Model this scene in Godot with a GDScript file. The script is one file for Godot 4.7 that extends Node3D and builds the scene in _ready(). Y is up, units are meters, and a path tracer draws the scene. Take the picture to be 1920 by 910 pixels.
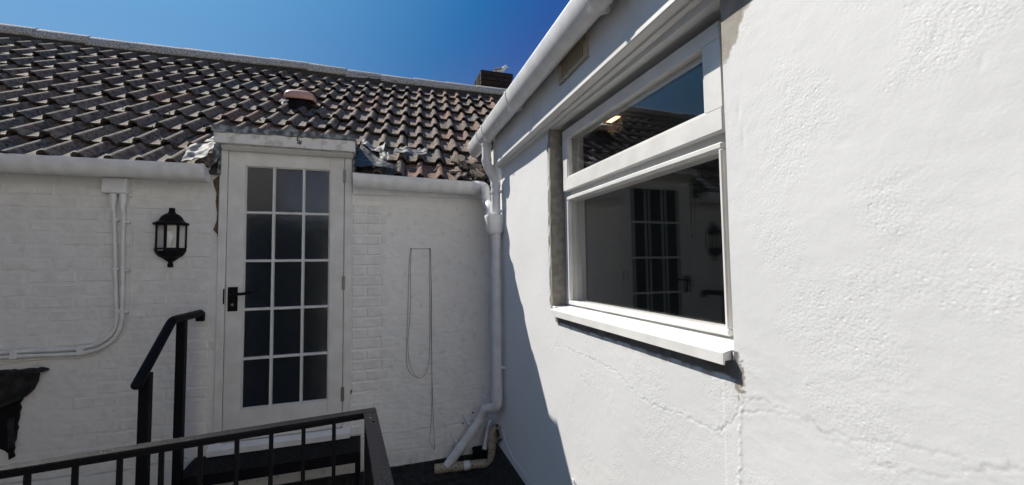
extends Node3D
# A whitewashed back yard corner: tiled house with a glazed door, rendered wing with a window. x runs right along the back wall, y up, z towards the viewer; the corner of the walls is x = 0, z = 0.

var org := Vector3.ZERO
var M := {}
var rng := RandomNumberGenerator.new()
const FLOOR := -0.40

# ------------------------------------------------------------------ helpers
func new_st(smooth := false) -> SurfaceTool:
	var st := SurfaceTool.new()
	st.begin(Mesh.PRIMITIVE_TRIANGLES)
	st.set_smooth_group(0 if smooth else -1)
	return st

func v(st: SurfaceTool, p: Vector3) -> void:
	st.add_vertex(p - org)

# a flat polygon whose front looks along «out»
func face(st: SurfaceTool, p: Array, out: Vector3) -> void:
	var n := Vector3.ZERO
	for i in p.size():
		var a: Vector3 = p[i]
		var b: Vector3 = p[(i + 1) % p.size()]
		n += (a - p[0]).cross(b - p[0])
	var turn := n.dot(out) > 0.0
	for i in range(1, p.size() - 1):
		v(st, p[0])
		if turn:
			v(st, p[i + 1]); v(st, p[i])
		else:
			v(st, p[i]); v(st, p[i + 1])

# a box with chamfered edges
func box(st: SurfaceTool, c: Vector3, size: Vector3, b := 0.003, q := Basis.IDENTITY) -> void:
	st.set_smooth_group(-1)
	var h := size * 0.5
	b = minf(b, minf(h.x, minf(h.y, h.z)) * 0.9)
	var i3 := [0, 1, 2]
	for a in i3:
		var u: int = (a + 1) % 3
		var w: int = (a + 2) % 3
		for s in [-1.0, 1.0]:
			var pts := []
			for k in [[-1, -1], [1, -1], [1, 1], [-1, 1]]:
				var p := Vector3.ZERO
				p[a] = s * h[a]; p[u] = k[0] * (h[u] - b); p[w] = k[1] * (h[w] - b)
				pts.append(c + q * p)
			var o := Vector3.ZERO
			o[a] = s
			face(st, pts, q * o)
		if b <= 0.0:
			continue
		for s in [-1.0, 1.0]:          # edges along axis a
			for t in [-1.0, 1.0]:
				var e := []
				for k in [[-1, 0], [1, 0], [1, 1], [-1, 1]]:
					var p := Vector3.ZERO
					p[a] = k[0] * (h[a] - b)
					p[u] = s * (h[u] - (b if k[1] == 1 else 0.0))
					p[w] = t * (h[w] - (0.0 if k[1] == 1 else b))
					e.append(c + q * p)
				var o := Vector3.ZERO
				o[u] = s; o[w] = t
				face(st, e, q * o)
	if b > 0.0:
		for sx in [-1.0, 1.0]:
			for sy in [-1.0, 1.0]:
				for sz in [-1.0, 1.0]:
					var s := Vector3(sx, sy, sz)
					face(st, [c + q * (s * Vector3(h.x, h.y - b, h.z - b)), c + q * (s * Vector3(h.x - b, h.y, h.z - b)), c + q * (s * Vector3(h.x - b, h.y - b, h.z))], q * s)

func span(st: SurfaceTool, lo: Vector3, hi: Vector3, b := 0.003) -> void:
	box(st, (lo + hi) * 0.5, (hi - lo).abs(), b)

# a square bar between two points
func bar(st: SurfaceTool, a: Vector3, b: Vector3, w: float, t: float, up := Vector3.UP, bevel := 0.002) -> void:
	var y := (b - a).normalized()
	var x := up.cross(y)
	if x.length() < 0.01:
		x = Vector3.RIGHT.cross(y)
		if x.length() < 0.01:
			x = Vector3.BACK
	x = x.normalized()
	var z := x.cross(y).normalized()
	box(st, (a + b) * 0.5, Vector3(w, a.distance_to(b), t), bevel, Basis(x, y, z))

# a round tube along a path; r is a number or one radius per point
func tube(st: SurfaceTool, path: Array, r, n := 14, caps := true) -> void:
	var pts: Array = path
	var up := Vector3.UP
	var rings := []
	var d0: Vector3 = (pts[1] - pts[0]).normalized()
	if absf(d0.dot(up)) > 0.9:
		up = Vector3.RIGHT
	for i in pts.size():
		var d: Vector3 = (pts[mini(i + 1, pts.size() - 1)] - pts[maxi(i - 1, 0)]).normalized()
		up = (up - d * up.dot(d)).normalized()
		var side := d.cross(up)
		var rad: float = r[i] if r is Array else r
		var ring := []
		for k in n:
			var a := TAU * k / n
			ring.append(pts[i] + (up * cos(a) + side * sin(a)) * rad)
		rings.append(ring)
	st.set_smooth_group(1)
	for i in range(rings.size() - 1):
		for k in n:
			var m := (k + 1) % n
			var mid: Vector3 = (rings[i][k] + rings[i][m] + rings[i + 1][k] + rings[i + 1][m]) * 0.25
			face(st, [rings[i][k], rings[i][m], rings[i + 1][m], rings[i + 1][k]], mid - (pts[i] + pts[i + 1]) * 0.5)
	st.set_smooth_group(-1)
	if caps:
		face(st, rings[0], pts[0] - pts[1])
		face(st, rings[-1], pts[-1] - pts[-2])

# round the corners of a path
func rounded(path: Array, r: float, n := 5) -> Array:
	var out := [path[0]]
	for i in range(1, path.size() - 1):
		var p: Vector3 = path[i]
		var a: Vector3 = path[i - 1]
		var b: Vector3 = path[i + 1]
		var ra := minf(r, p.distance_to(a) * 0.49)
		var rb := minf(r, p.distance_to(b) * 0.49)
		var s := p + (a - p).normalized() * ra
		var e := p + (b - p).normalized() * rb
		for k in n + 1:
			var t := float(k) / n
			out.append(s.lerp(p, t).lerp(p.lerp(e, t), t))
	out.append(path[-1])
	return out

# a flat outline (2D points) laid on ux, uy at o and pushed along depth
func prism(st: SurfaceTool, poly: PackedVector2Array, o: Vector3, ux: Vector3, uy: Vector3, depth: Vector3, smooth := false, caps := true) -> void:
	var at := func(p: Vector2) -> Vector3: return o + ux * p.x + uy * p.y
	st.set_smooth_group(1 if smooth else -1)
	var ccw := not Geometry2D.is_polygon_clockwise(poly)
	for i in poly.size():
		var a := poly[i]
		var b := poly[(i + 1) % poly.size()]
		var e := b - a
		var n2 := Vector2(e.y, -e.x) if ccw else Vector2(-e.y, e.x)
		face(st, [at.call(a), at.call(b), at.call(b) + depth, at.call(a) + depth], ux * n2.x + uy * n2.y)
	st.set_smooth_group(-1)
	if caps:
		var tri := Geometry2D.triangulate_polygon(poly)
		for i in range(0, tri.size(), 3):
			var f := [at.call(poly[tri[i]]), at.call(poly[tri[i + 1]]), at.call(poly[tri[i + 2]])]
			face(st, f, -depth)
			face(st, [f[0] + depth, f[1] + depth, f[2] + depth], depth)

# a turned profile [radius, height] round a vertical axis
func lathe(st: SurfaceTool, prof: Array, c: Vector3, n := 16, a0 := 0.0, a1 := TAU, smooth := true) -> void:
	st.set_smooth_group(1 if smooth else -1)
	for i in range(prof.size() - 1):
		for k in n:
			var b0 := lerpf(a0, a1, float(k) / n)
			var b1 := lerpf(a0, a1, float(k + 1) / n)
			var p := []
			for q in [[i, b0], [i, b1], [i + 1, b1], [i + 1, b0]]:
				p.append(c + Vector3(sin(q[1]) * prof[q[0]][0], prof[q[0]][1], cos(q[1]) * prof[q[0]][0]))
			var m := (b0 + b1) * 0.5
			var dr: float = prof[i + 1][0] - prof[i][0]
			var dy: float = prof[i + 1][1] - prof[i][1]
			var s := -1.0 if prof[0][1] > prof[-1][1] else 1.0
			var o := Vector3(sin(m) * dy * s, -dr * s, cos(m) * dy * s)
			face(st, p, o)
	st.set_smooth_group(-1)

# closed half-ellipse gutter section: hw half width, dp depth
func trough(hw: float, dp: float, t: float, lip := 0.008) -> PackedVector2Array:
	var p := PackedVector2Array()
	p.append(Vector2(-hw, lip))
	for k in 15:
		var a := PI + PI * k / 14.0
		p.append(Vector2(cos(a) * hw, sin(a) * dp))
	p.append(Vector2(hw, lip))
	p.append(Vector2(hw - t, lip))
	for k in 15:
		var a := TAU - PI * k / 14.0
		p.append(Vector2(cos(a) * (hw - t), sin(a) * (dp - t)))
	p.append(Vector2(-hw + t, lip))
	return p

# commits a SurfaceTool as ONE named mesh
func obj(called: String, st: SurfaceTool, mat: Material, parent: Node = self, label := "") -> MeshInstance3D:
	st.generate_normals()
	st.index()
	var o := MeshInstance3D.new()
	o.name = called
	o.mesh = st.commit()
	o.material_override = mat
	parent.add_child(o, true)
	if label != "":
		o.set_meta("label", label)
	return o

func thing(called: String, at: Vector3, label: String, category: String, group := "") -> Node3D:
	var o := Node3D.new()
	o.name = called
	add_child(o, true)
	o.position = at
	org = at
	o.set_meta("label", label)
	o.set_meta("category", category)
	if group != "":
		o.set_meta("group", group)
	return o

func group_part(called: String, parent: Node, label := "") -> Node3D:
	var o := Node3D.new()
	o.name = called
	parent.add_child(o, true)
	if label != "":
		o.set_meta("label", label)
	return o

func structure(o: Node) -> void:
	o.set_meta("kind", "structure")

func noise_tex(seed_: int, freq: float, lo: Color, hi: Color, size := 512, octaves := 5, offs := [0.25, 0.75], kind := FastNoiseLite.TYPE_SIMPLEX_SMOOTH) -> NoiseTexture2D:
	var n := FastNoiseLite.new()
	n.seed = seed_
	n.noise_type = kind
	n.frequency = freq
	n.fractal_octaves = octaves
	var t := NoiseTexture2D.new()
	t.width = size; t.height = size
	t.seamless = true
	t.noise = n
	var g := Gradient.new()
	g.offsets = PackedFloat32Array(offs)
	g.colors = PackedColorArray([lo, hi])
	t.color_ramp = g
	return t

func bump_tex(seed_: int, freq: float, strength: float, size := 512, octaves := 5) -> NoiseTexture2D:
	var n := FastNoiseLite.new()
	n.seed = seed_
	n.noise_type = FastNoiseLite.TYPE_SIMPLEX_SMOOTH
	n.frequency = freq
	n.fractal_octaves = octaves
	var t := NoiseTexture2D.new()
	t.width = size; t.height = size
	t.seamless = true
	t.as_normal_map = true
	t.bump_strength = strength
	t.noise = n
	return t

func lin(r: float, g: float, b: float) -> Color:
	return Color(r, g, b).linear_to_srgb()

func mat(col: Color, rough: float, tint: Texture2D = null, normal: Texture2D = null, scale := 1.0, depth := 1.0, metal := 0.0) -> StandardMaterial3D:
	var m := StandardMaterial3D.new()
	m.albedo_color = col
	m.roughness = rough
	m.metallic = metal
	if tint or normal:
		m.uv1_triplanar = true
		m.uv1_world_triplanar = true
		m.uv1_scale = Vector3.ONE * scale
	if tint:
		m.albedo_texture = tint
	if normal:
		m.normal_enabled = true
		m.normal_texture = normal
		m.normal_scale = depth
	return m

# ------------------------------------------------------------------ materials
func make_materials() -> void:
	var soft := noise_tex(3, 0.008, Color(0.95, 0.95, 0.945), Color(1, 1, 1))
	var grime := noise_tex(4, 0.02, Color(0.80, 0.79, 0.76), Color(1, 1, 1), 512, 5, [0.12, 0.42])
	var lumps := bump_tex(5, 0.02, 6.0)
	var grit := bump_tex(6, 0.12, 8.0)
	M.paint = mat(lin(0.80, 0.79, 0.775), 0.62, grime, lumps, 0.9, 0.5)
	M.brick_paint = mat(lin(0.81, 0.798, 0.775), 0.6, soft, lumps, 1.7, 0.35)
	M.jamb_paint = mat(lin(0.90, 0.886, 0.86), 0.6, soft, lumps, 1.7, 0.35)  # lighter twin of the brick paint, matching the wall lightened for bounce
	M.upvc = mat(lin(0.86, 0.86, 0.855), 0.32, soft, null, 1.3)
	M.pvc = mat(lin(0.84, 0.845, 0.85), 0.34, noise_tex(7, 0.01, Color(0.94, 0.94, 0.94), Color(1, 1, 1)), null, 1.6)
	M.band = mat(lin(0.80, 0.80, 0.80), 0.55, soft, lumps, 0.6, 0.10)
	M.door = mat(lin(0.80, 0.785, 0.76), 0.42, soft, null, 1.2)
	M.frame = mat(lin(0.82, 0.805, 0.78), 0.45, soft, null, 1.2)
	M.canopy = mat(lin(0.80, 0.78, 0.75), 0.5, noise_tex(8, 0.015, Color(0.86, 0.85, 0.83), Color(1, 1, 1), 512, 5, [0.2, 0.5]), lumps, 1.5, 0.15)
	M.iron = mat(lin(0.010, 0.010, 0.012), 0.45, null, bump_tex(9, 0.05, 5.0), 4.0, 0.5)
	M.rail_top = mat(lin(0.015, 0.015, 0.019), 0.34, noise_tex(10, 0.03, Color(0.75, 0.75, 0.76), Color(1, 1, 1)), bump_tex(9, 0.05, 5.0), 4.0, 0.7)
	M.black = mat(lin(0.012, 0.012, 0.014), 0.45, null, grit, 5.0, 0.25)
	M.handle = mat(lin(0.010, 0.010, 0.012), 0.5)
	M.steel = mat(lin(0.30, 0.29, 0.28), 0.35, null, null, 1.0, 1.0, 0.9)
	M.lead = mat(lin(0.30, 0.325, 0.34), 0.65, noise_tex(11, 0.02, Color(0.50, 0.51, 0.51), Color(1, 1, 1), 512, 6, [0.30, 0.66]), lumps, 1.4, 0.3)
	M.lead_dark = mat(lin(0.055, 0.06, 0.068), 0.6, noise_tex(12, 0.03, Color(0.5, 0.5, 0.5), Color(1, 1, 1)), lumps, 1.4, 0.8)
	M.lead_light = mat(lin(0.40, 0.40, 0.395), 0.7, noise_tex(13, 0.03, Color(0.7, 0.69, 0.67), Color(1, 1, 1)), lumps, 1.8, 0.08)
	M.felt = mat(lin(0.030, 0.031, 0.033), 0.9, noise_tex(14, 0.01, Color(0.55, 0.55, 0.5), Color(1, 1, 1)), grit, 2.5, 0.8)
	M.moss = mat(lin(0.030, 0.034, 0.012), 0.95, noise_tex(15, 0.05, Color(0.4, 0.4, 0.35), Color(1, 1, 1)), grit, 4.0, 1.0)
	M.cement = mat(lin(0.35, 0.325, 0.29), 0.9, noise_tex(16, 0.012, Color(0.86, 0.86, 0.85), Color(1, 1, 1)), grit, 2.4, 0.12)
	M.mortar = mat(lin(0.26, 0.185, 0.12), 0.95, noise_tex(17, 0.05, Color(0.5, 0.48, 0.45), Color(1, 1, 1)), grit, 4.0, 1.0)
	M.bedding = mat(lin(0.12, 0.105, 0.09), 0.95, noise_tex(17, 0.05, Color(0.5, 0.48, 0.45), Color(1, 1, 1)), grit, 3.0, 1.0)
	M.cream = mat(lin(0.45, 0.40, 0.31), 0.6, noise_tex(18, 0.03, Color(0.66, 0.60, 0.50), Color(1, 1, 1), 512, 5, [0.22, 0.5]), lumps, 3.0, 0.15)
	M.twine = mat(lin(0.20, 0.18, 0.15), 0.8)
	M.terracotta = mat(lin(0.60, 0.34, 0.27), 0.45, soft, null, 2.0)
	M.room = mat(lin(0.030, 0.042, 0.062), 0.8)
	M.room_light = mat(lin(0.82, 0.83, 0.83), 0.7)
	M.carpet = mat(lin(0.03, 0.03, 0.03), 0.95)
	M.chimney = mat(lin(0.058, 0.036, 0.029), 0.9, noise_tex(19, 0.05, Color(0.45, 0.42, 0.4), Color(1, 1, 1)), grit, 2.0, 0.8)
	M.flaunching = mat(lin(0.20, 0.18, 0.16), 0.9, null, grit, 2.0, 0.8)
	M.vent = mat(lin(0.50, 0.43, 0.32), 0.6, soft, null, 2.0)
	M.hole = mat(lin(0.010, 0.010, 0.010), 0.9)
	M.yard = mat(lin(0.46, 0.44, 0.40), 0.9, noise_tex(20, 0.01, Color(0.6, 0.6, 0.6), Color(1, 1, 1)), grit, 0.4, 0.6)
	M.feather = mat(lin(0.80, 0.80, 0.79), 0.8)
	M.wing = mat(lin(0.30, 0.31, 0.33), 0.8)
	M.beak = mat(lin(0.62, 0.42, 0.08), 0.5)
	M.bulb = mat(lin(0.82, 0.82, 0.80), 0.35)
	M.red = mat(lin(0.20, 0.02, 0.018), 0.6)
	var glass := StandardMaterial3D.new()
	glass.transparency = BaseMaterial3D.TRANSPARENCY_ALPHA
	glass.albedo_color = Color(0.25, 0.30, 0.30, 0.02)
	glass.roughness = 0.0
	glass.metallic_specular = 0.5
	M.glass = glass
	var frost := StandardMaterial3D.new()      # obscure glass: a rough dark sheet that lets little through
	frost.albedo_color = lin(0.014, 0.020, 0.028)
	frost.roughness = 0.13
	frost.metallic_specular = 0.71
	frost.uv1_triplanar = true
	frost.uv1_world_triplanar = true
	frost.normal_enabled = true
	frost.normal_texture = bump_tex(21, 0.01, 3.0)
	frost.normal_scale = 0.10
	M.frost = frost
	for k in ["iron", "rail_top", "black", "handle"]:
		M[k].metallic_specular = 0.18
	# roof tiles: a few weathered clay tones, each with lichen and soot in its own noise
	M.tiles = []
	var tones := [Vector3(0.252, 0.202, 0.168), Vector3(0.230, 0.190, 0.162), Vector3(0.269, 0.190, 0.151), Vector3(0.280, 0.174, 0.129), Vector3(0.202, 0.179, 0.159), Vector3(0.263, 0.224, 0.185), Vector3(0.302, 0.179, 0.123), Vector3(0.185, 0.140, 0.118)]
	var lichen := [noise_tex(31, 0.018, Color(0.50, 0.50, 0.50), Color(1.0, 1.0, 1.0), 512, 5, [0.3, 0.66]), noise_tex(32, 0.030, Color(0.52, 0.48, 0.45), Color(1, 1, 1), 512, 5, [0.3, 0.62])]
	var rough_n := bump_tex(33, 0.06, 6.0)
	for i in tones.size():
		var t: Vector3 = tones[i]
		M.tiles.append(mat(lin(t.x, t.y, t.z), 0.9, lichen[i % 2], rough_n, 1.6 + 0.3 * i, 0.4))
	M.tile_edge_shade = mat(lin(0.080, 0.068, 0.058), 0.95, lichen[1], rough_n, 3.0, 0.6)  # darker colour that stands in for shade on the tile fronts
	M.ridge = mat(lin(0.60, 0.575, 0.53), 0.9, noise_tex(34, 0.05, Color(0.62, 0.60, 0.56), Color(1, 1, 1), 512, 5, [0.25, 0.6]), rough_n, 1.7, 0.25)
	# painted render: fine stipple, dabs and trowel drags
	var size := 2048
	var fine := FastNoiseLite.new()
	fine.seed = 41; fine.frequency = 0.11; fine.fractal_octaves = 3
	var dab := FastNoiseLite.new()
	dab.seed = 42; dab.frequency = 0.022; dab.fractal_octaves = 4
	dab.domain_warp_enabled = true; dab.domain_warp_amplitude = 22.0; dab.domain_warp_frequency = 0.02
	var pit := FastNoiseLite.new()
	pit.seed = 43; pit.noise_type = FastNoiseLite.TYPE_CELLULAR; pit.frequency = 0.03; pit.fractal_type = FastNoiseLite.FRACTAL_NONE
	pit.cellular_return_type = FastNoiseLite.RETURN_DISTANCE
	var patch := FastNoiseLite.new()
	patch.seed = 44; patch.frequency = 0.0035; patch.fractal_octaves = 2
	var a := fine.get_seamless_image(size, size).get_data()
	var b := dab.get_seamless_image(size, size).get_data()
	var c := pit.get_seamless_image(size, size).get_data()
	var d := patch.get_seamless_image(size, size).get_data()
	var h := PackedFloat32Array()
	h.resize(size * size)
	for i in size * size:
		var p := clampf((d[i] / 255.0 - 0.35) * 2.6, 0.15, 1.0)
		var dd := b[i] / 255.0
		var edge := smoothstep(0.50, 0.60, dd) * 0.55 + smoothstep(0.30, 0.36, dd) * 0.35
		var hole := 1.0 - smoothstep(0.02, 0.11, c[i] / 255.0)
		h[i] = (a[i] / 255.0) * 0.50 * p + edge * 0.24 * p + dd * 0.22 - hole * 0.45 * p
	var im := Image.create_from_data(size, size, false, Image.FORMAT_RF, h.to_byte_array())
	im.convert(Image.FORMAT_RGBA8)
	im.bump_map_to_normal_map(5.0)
	M.render_normal = ImageTexture.create_from_image(im)
	var rm := StandardMaterial3D.new()
	rm.vertex_color_use_as_albedo = true
	rm.roughness = 0.72
	rm.normal_enabled = true
	rm.normal_texture = M.render_normal
	rm.normal_scale = 0.21
	M.render = rm
	var bm := StandardMaterial3D.new()
	bm.vertex_color_use_as_albedo = true
	bm.roughness = 0.65
	bm.normal_enabled = true
	bm.normal_texture = M.render_normal
	bm.normal_scale = 0.10
	M.back = bm

# ------------------------------------------------------------------ setting and light
func _ready() -> void:
	rng.seed = 11
	var cam := Camera3D.new()
	cam.name = "camera"
	cam.position = Vector3(-0.8811, 1.1669, 3.2472)
	cam.rotation = Vector3(0.0523, -0.3225, -0.0125)
	cam.fov = rad_to_deg(2.0 * atan(455.0 / 761.48))
	cam.near = 0.02
	cam.far = 900.0
	add_child(cam)
	cam.current = true

	var towards := Vector3(-1.0, 1.71, -1.16).normalized()
	var sun := DirectionalLight3D.new()
	sun.name = "sun"
	sun.light_energy = 1.17
	sun.light_color = Color(1.0, 0.97, 0.92)
	sun.light_angular_distance = 0.5
	sun.shadow_enabled = true
	add_child(sun)
	sun.look_at_from_position(towards * 20.0, Vector3.ZERO)

	var env := Environment.new()
	env.background_mode = Environment.BG_SKY
	env.sky = Sky.new()
	env.sky.sky_material = make_sky(towards)
	env.tonemap_mode = Environment.TONE_MAPPER_LINEAR
	env.tonemap_exposure = 1.68
	env.sdfgi_enabled = true
	env.ssao_enabled = true
	env.ssil_enabled = true
	var we := WorldEnvironment.new()
	we.name = "environment"
	we.environment = env
	add_child(we)

	make_materials()
	build_ground()
	build_back_house()
	build_wing()
	build_gutters()
	build_pipes()
	build_step_and_rails()
	build_wall_fittings()
	build_bird()
	build_added_houses()

func make_sky(towards: Vector3) -> PanoramaSkyMaterial:
	var w := 1024
	var h := 512
	var f := PackedFloat32Array()
	f.resize(w * h * 4)
	for j in h:
		var el := (0.5 - (j + 0.5) / h) * PI
		for i in w:
			var az := (i + 0.5) / w * TAU
			var d := Vector3(sin(az) * cos(el), sin(el), -cos(az) * cos(el))
			var y := maxf(d.y, 0.0)
			var g := acos(clampf(d.dot(towards), -1.0, 1.0))
			var f4 := pow(maxf(cos(g), 0.0), 4.0)                # light scattered forward round the sun
			var c := Vector3(-0.062, 0.005, 0.235) + Vector3(0.25, 0.47, 0.56) * f4
			c = Vector3(maxf(c.x, 0.010), maxf(c.y, 0.082), maxf(c.z, 0.26))
			c += Vector3(1.75, 1.75, 1.72) * exp(-y / 0.115)      # haze low over the roofs
			c *= 0.61
			if d.y < 0.0:
				c = Vector3(0.16, 0.155, 0.145)
			var k := (j * w + i) * 4
			f[k] = c.x; f[k + 1] = c.y; f[k + 2] = c.z; f[k + 3] = 1.0
	var m := PanoramaSkyMaterial.new()
	m.panorama = ImageTexture.create_from_image(Image.create_from_data(w, h, false, Image.FORMAT_RGBAF, f.to_byte_array()))
	return m

func build_ground() -> void:
	org = Vector3.ZERO
	var st := new_st()
	face(st, [Vector3(-250, -3.2, -250), Vector3(250, -3.2, -250), Vector3(250, -3.2, 250), Vector3(-250, -3.2, 250)], Vector3.UP)
	structure(obj("ground", st, M.yard))
	# the felted flat roof one stands on: along both walls, with the stairwell cut out behind the railing
	st = new_st()
	span(st, Vector3(-6.0, FLOOR - 0.25, -0.1), Vector3(0.1, FLOOR, 1.52), 0.0)
	span(st, Vector3(-0.93, FLOOR - 0.2503, 1.5203), Vector3(0.1003, FLOOR - 0.0003, 6.0), 0.0)
	structure(obj("flat_roof", st, M.felt))
	# turned-up felt along the back wall (in two laps) and the cant along the wing
	st = new_st()
	var prof := PackedVector2Array([Vector2(0.002, 0.0), Vector2(0.13, 0.0), Vector2(0.07, 0.012), Vector2(0.03, 0.03), Vector2(0.016, 0.062), Vector2(0.002, 0.066)])
	prism(st, prof, Vector3(-6.0, FLOOR + 0.001, 0.0), Vector3.BACK, Vector3.UP, Vector3(6.0, 0, 0))
	prism(st, PackedVector2Array([Vector2(0.05, 0.012), Vector2(0.22, 0.0005), Vector2(0.22, 0.008), Vector2(0.05, 0.026)]), Vector3(-6.0, FLOOR + 0.001, 0.0), Vector3.BACK, Vector3.UP, Vector3(6.0, 0, 0))
	structure(obj("felt_upstand", st, M.felt))
	st = new_st()
	prism(st, PackedVector2Array([Vector2(-0.003, 0.0), Vector2(-0.16, 0.0), Vector2(-0.10, 0.035), Vector2(-0.05, 0.10), Vector2(-0.016, 0.20), Vector2(-0.003, 0.205)]), Vector3(0, FLOOR + 0.0015, 0.02), Vector3.RIGHT, Vector3.UP, Vector3(0, 0, 6.0))
	structure(obj("felt_upstand", st, M.felt))

# ------------------------------------------------------------------ walls made as fine relief
var crack_lines := []

func seg_dist(p: Vector2, line: Array) -> float:
	var best := 9.0
	for i in range(line.size() - 1):
		var q := Geometry2D.get_closest_point_to_segment(p, line[i], line[i + 1])
		best = minf(best, q.distance_to(p))
	return best

func nearest(a: PackedFloat32Array, x: float) -> int:
	var k := clampi(a.bsearch(x), 1, a.size() - 1)
	return k if absf(a[k] - x) < absf(a[k - 1] - x) else k - 1

# a wall face on the plane o + ux*u + uy*w, pushed out along n by relief(u, w); holes are Rect2 that are left open
func relief_wall(called: String, parent: Node, m: Material, o: Vector3, ux: Vector3, uy: Vector3, n: Vector3, lo: Vector2, hi: Vector2, cell: float, relief: Callable, tint: Callable, holes := [], fine := []) -> MeshInstance3D:
	var us := PackedFloat32Array()
	var ws := PackedFloat32Array()
	us.append(lo.x)
	while us[-1] < hi.x - 1e-4:          # fine = [Rect2, smaller cell]: the grid is denser across that stretch
		us.append(minf(us[-1] + (fine[1] if fine and us[-1] > fine[0].position.x and us[-1] < fine[0].end.x else cell), hi.x))
	ws.append(lo.y)
	while ws[-1] < hi.y - 1e-4:
		ws.append(minf(ws[-1] + (fine[1] if fine and ws[-1] > fine[0].position.y and ws[-1] < fine[0].end.y else cell), hi.y))
	var cu := us.size() - 1
	var cw := ws.size() - 1
	for h in holes:                      # snap the grid to the openings
		for e in [h.position.x, h.end.x]:
			if e > lo.x and e < hi.x:
				us[nearest(us, e)] = e
		for e in [h.position.y, h.end.y]:
			if e > lo.y and e < hi.y:
				ws[nearest(ws, e)] = e
	var cols := cu + 1
	var pos := PackedVector3Array()
	var nor := PackedVector3Array()
	var tan := PackedFloat32Array()
	var uv := PackedVector2Array()
	var col := PackedColorArray()
	var hs := PackedFloat32Array()
	var count := cols * (cw + 1)
	pos.resize(count); nor.resize(count); uv.resize(count); col.resize(count); hs.resize(count)
	tan.resize(count * 4)
	for j in cw + 1:
		for i in cols:
			hs[j * cols + i] = relief.call(us[i], ws[j])
	for j in cw + 1:
		for i in cols:
			var k := j * cols + i
			var i0 := maxi(i - 1, 0); var i1 := mini(i + 1, cu)
			var j0 := maxi(j - 1, 0); var j1 := mini(j + 1, cw)
			var du := (hs[j * cols + i1] - hs[j * cols + i0]) / maxf(us[i1] - us[i0], 1e-5)
			var dw := (hs[j1 * cols + i] - hs[j0 * cols + i]) / maxf(ws[j1] - ws[j0], 1e-5)
			pos[k] = o + ux * us[i] + uy * ws[j] + n * hs[k] - org
			nor[k] = (n - ux * du - uy * dw).normalized()
			uv[k] = Vector2(us[i], -ws[j]) / 2.05
			col[k] = tint.call(us[i], ws[j])
			tan[k * 4] = ux.x; tan[k * 4 + 1] = ux.y; tan[k * 4 + 2] = ux.z; tan[k * 4 + 3] = 1.0
	var idx := PackedInt32Array()
	var flip := ux.cross(uy).dot(n) > 0.0
	for j in cw:
		for i in cu:
			var c := Vector2((us[i] + us[i + 1]) * 0.5, (ws[j] + ws[j + 1]) * 0.5)
			var open := false
			for h in holes:
				if h.has_point(c):
					open = true
					break
			if open:
				continue
			var a := j * cols + i
			var b := a + 1
			var d := a + cols
			var e := d + 1
			if flip:
				idx.append_array(PackedInt32Array([a, d, e, a, e, b]))
			else:
				idx.append_array(PackedInt32Array([a, e, d, a, b, e]))
	var arr := []
	arr.resize(Mesh.ARRAY_MAX)
	arr[Mesh.ARRAY_VERTEX] = pos
	arr[Mesh.ARRAY_NORMAL] = nor
	arr[Mesh.ARRAY_TANGENT] = tan
	arr[Mesh.ARRAY_TEX_UV] = uv
	arr[Mesh.ARRAY_COLOR] = col
	arr[Mesh.ARRAY_INDEX] = idx
	var mesh := ArrayMesh.new()
	mesh.add_surface_from_arrays(Mesh.PRIMITIVE_TRIANGLES, arr)
	var out := MeshInstance3D.new()
	out.name = called
	out.mesh = mesh
	out.material_override = m
	parent.add_child(out, true)
	return out

# ------------------------------------------------------------------ the back house
var TH := 0.6534
var RO := Vector3(-0.4108, 1.825, 0.13)
const GAUGE := 0.3015
const PITCH := 0.1557
const SKEW := 0.0772

func on_roof(a: float, l: float, h: float) -> Vector3:
	return RO + Vector3(a + SKEW * l, sin(TH) * l + cos(TH) * h, -cos(TH) * l + sin(TH) * h)

func roof_at(x: float, l: float, h: float) -> Vector3:
	return on_roof(x - RO.x - SKEW * l, l, h)

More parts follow.
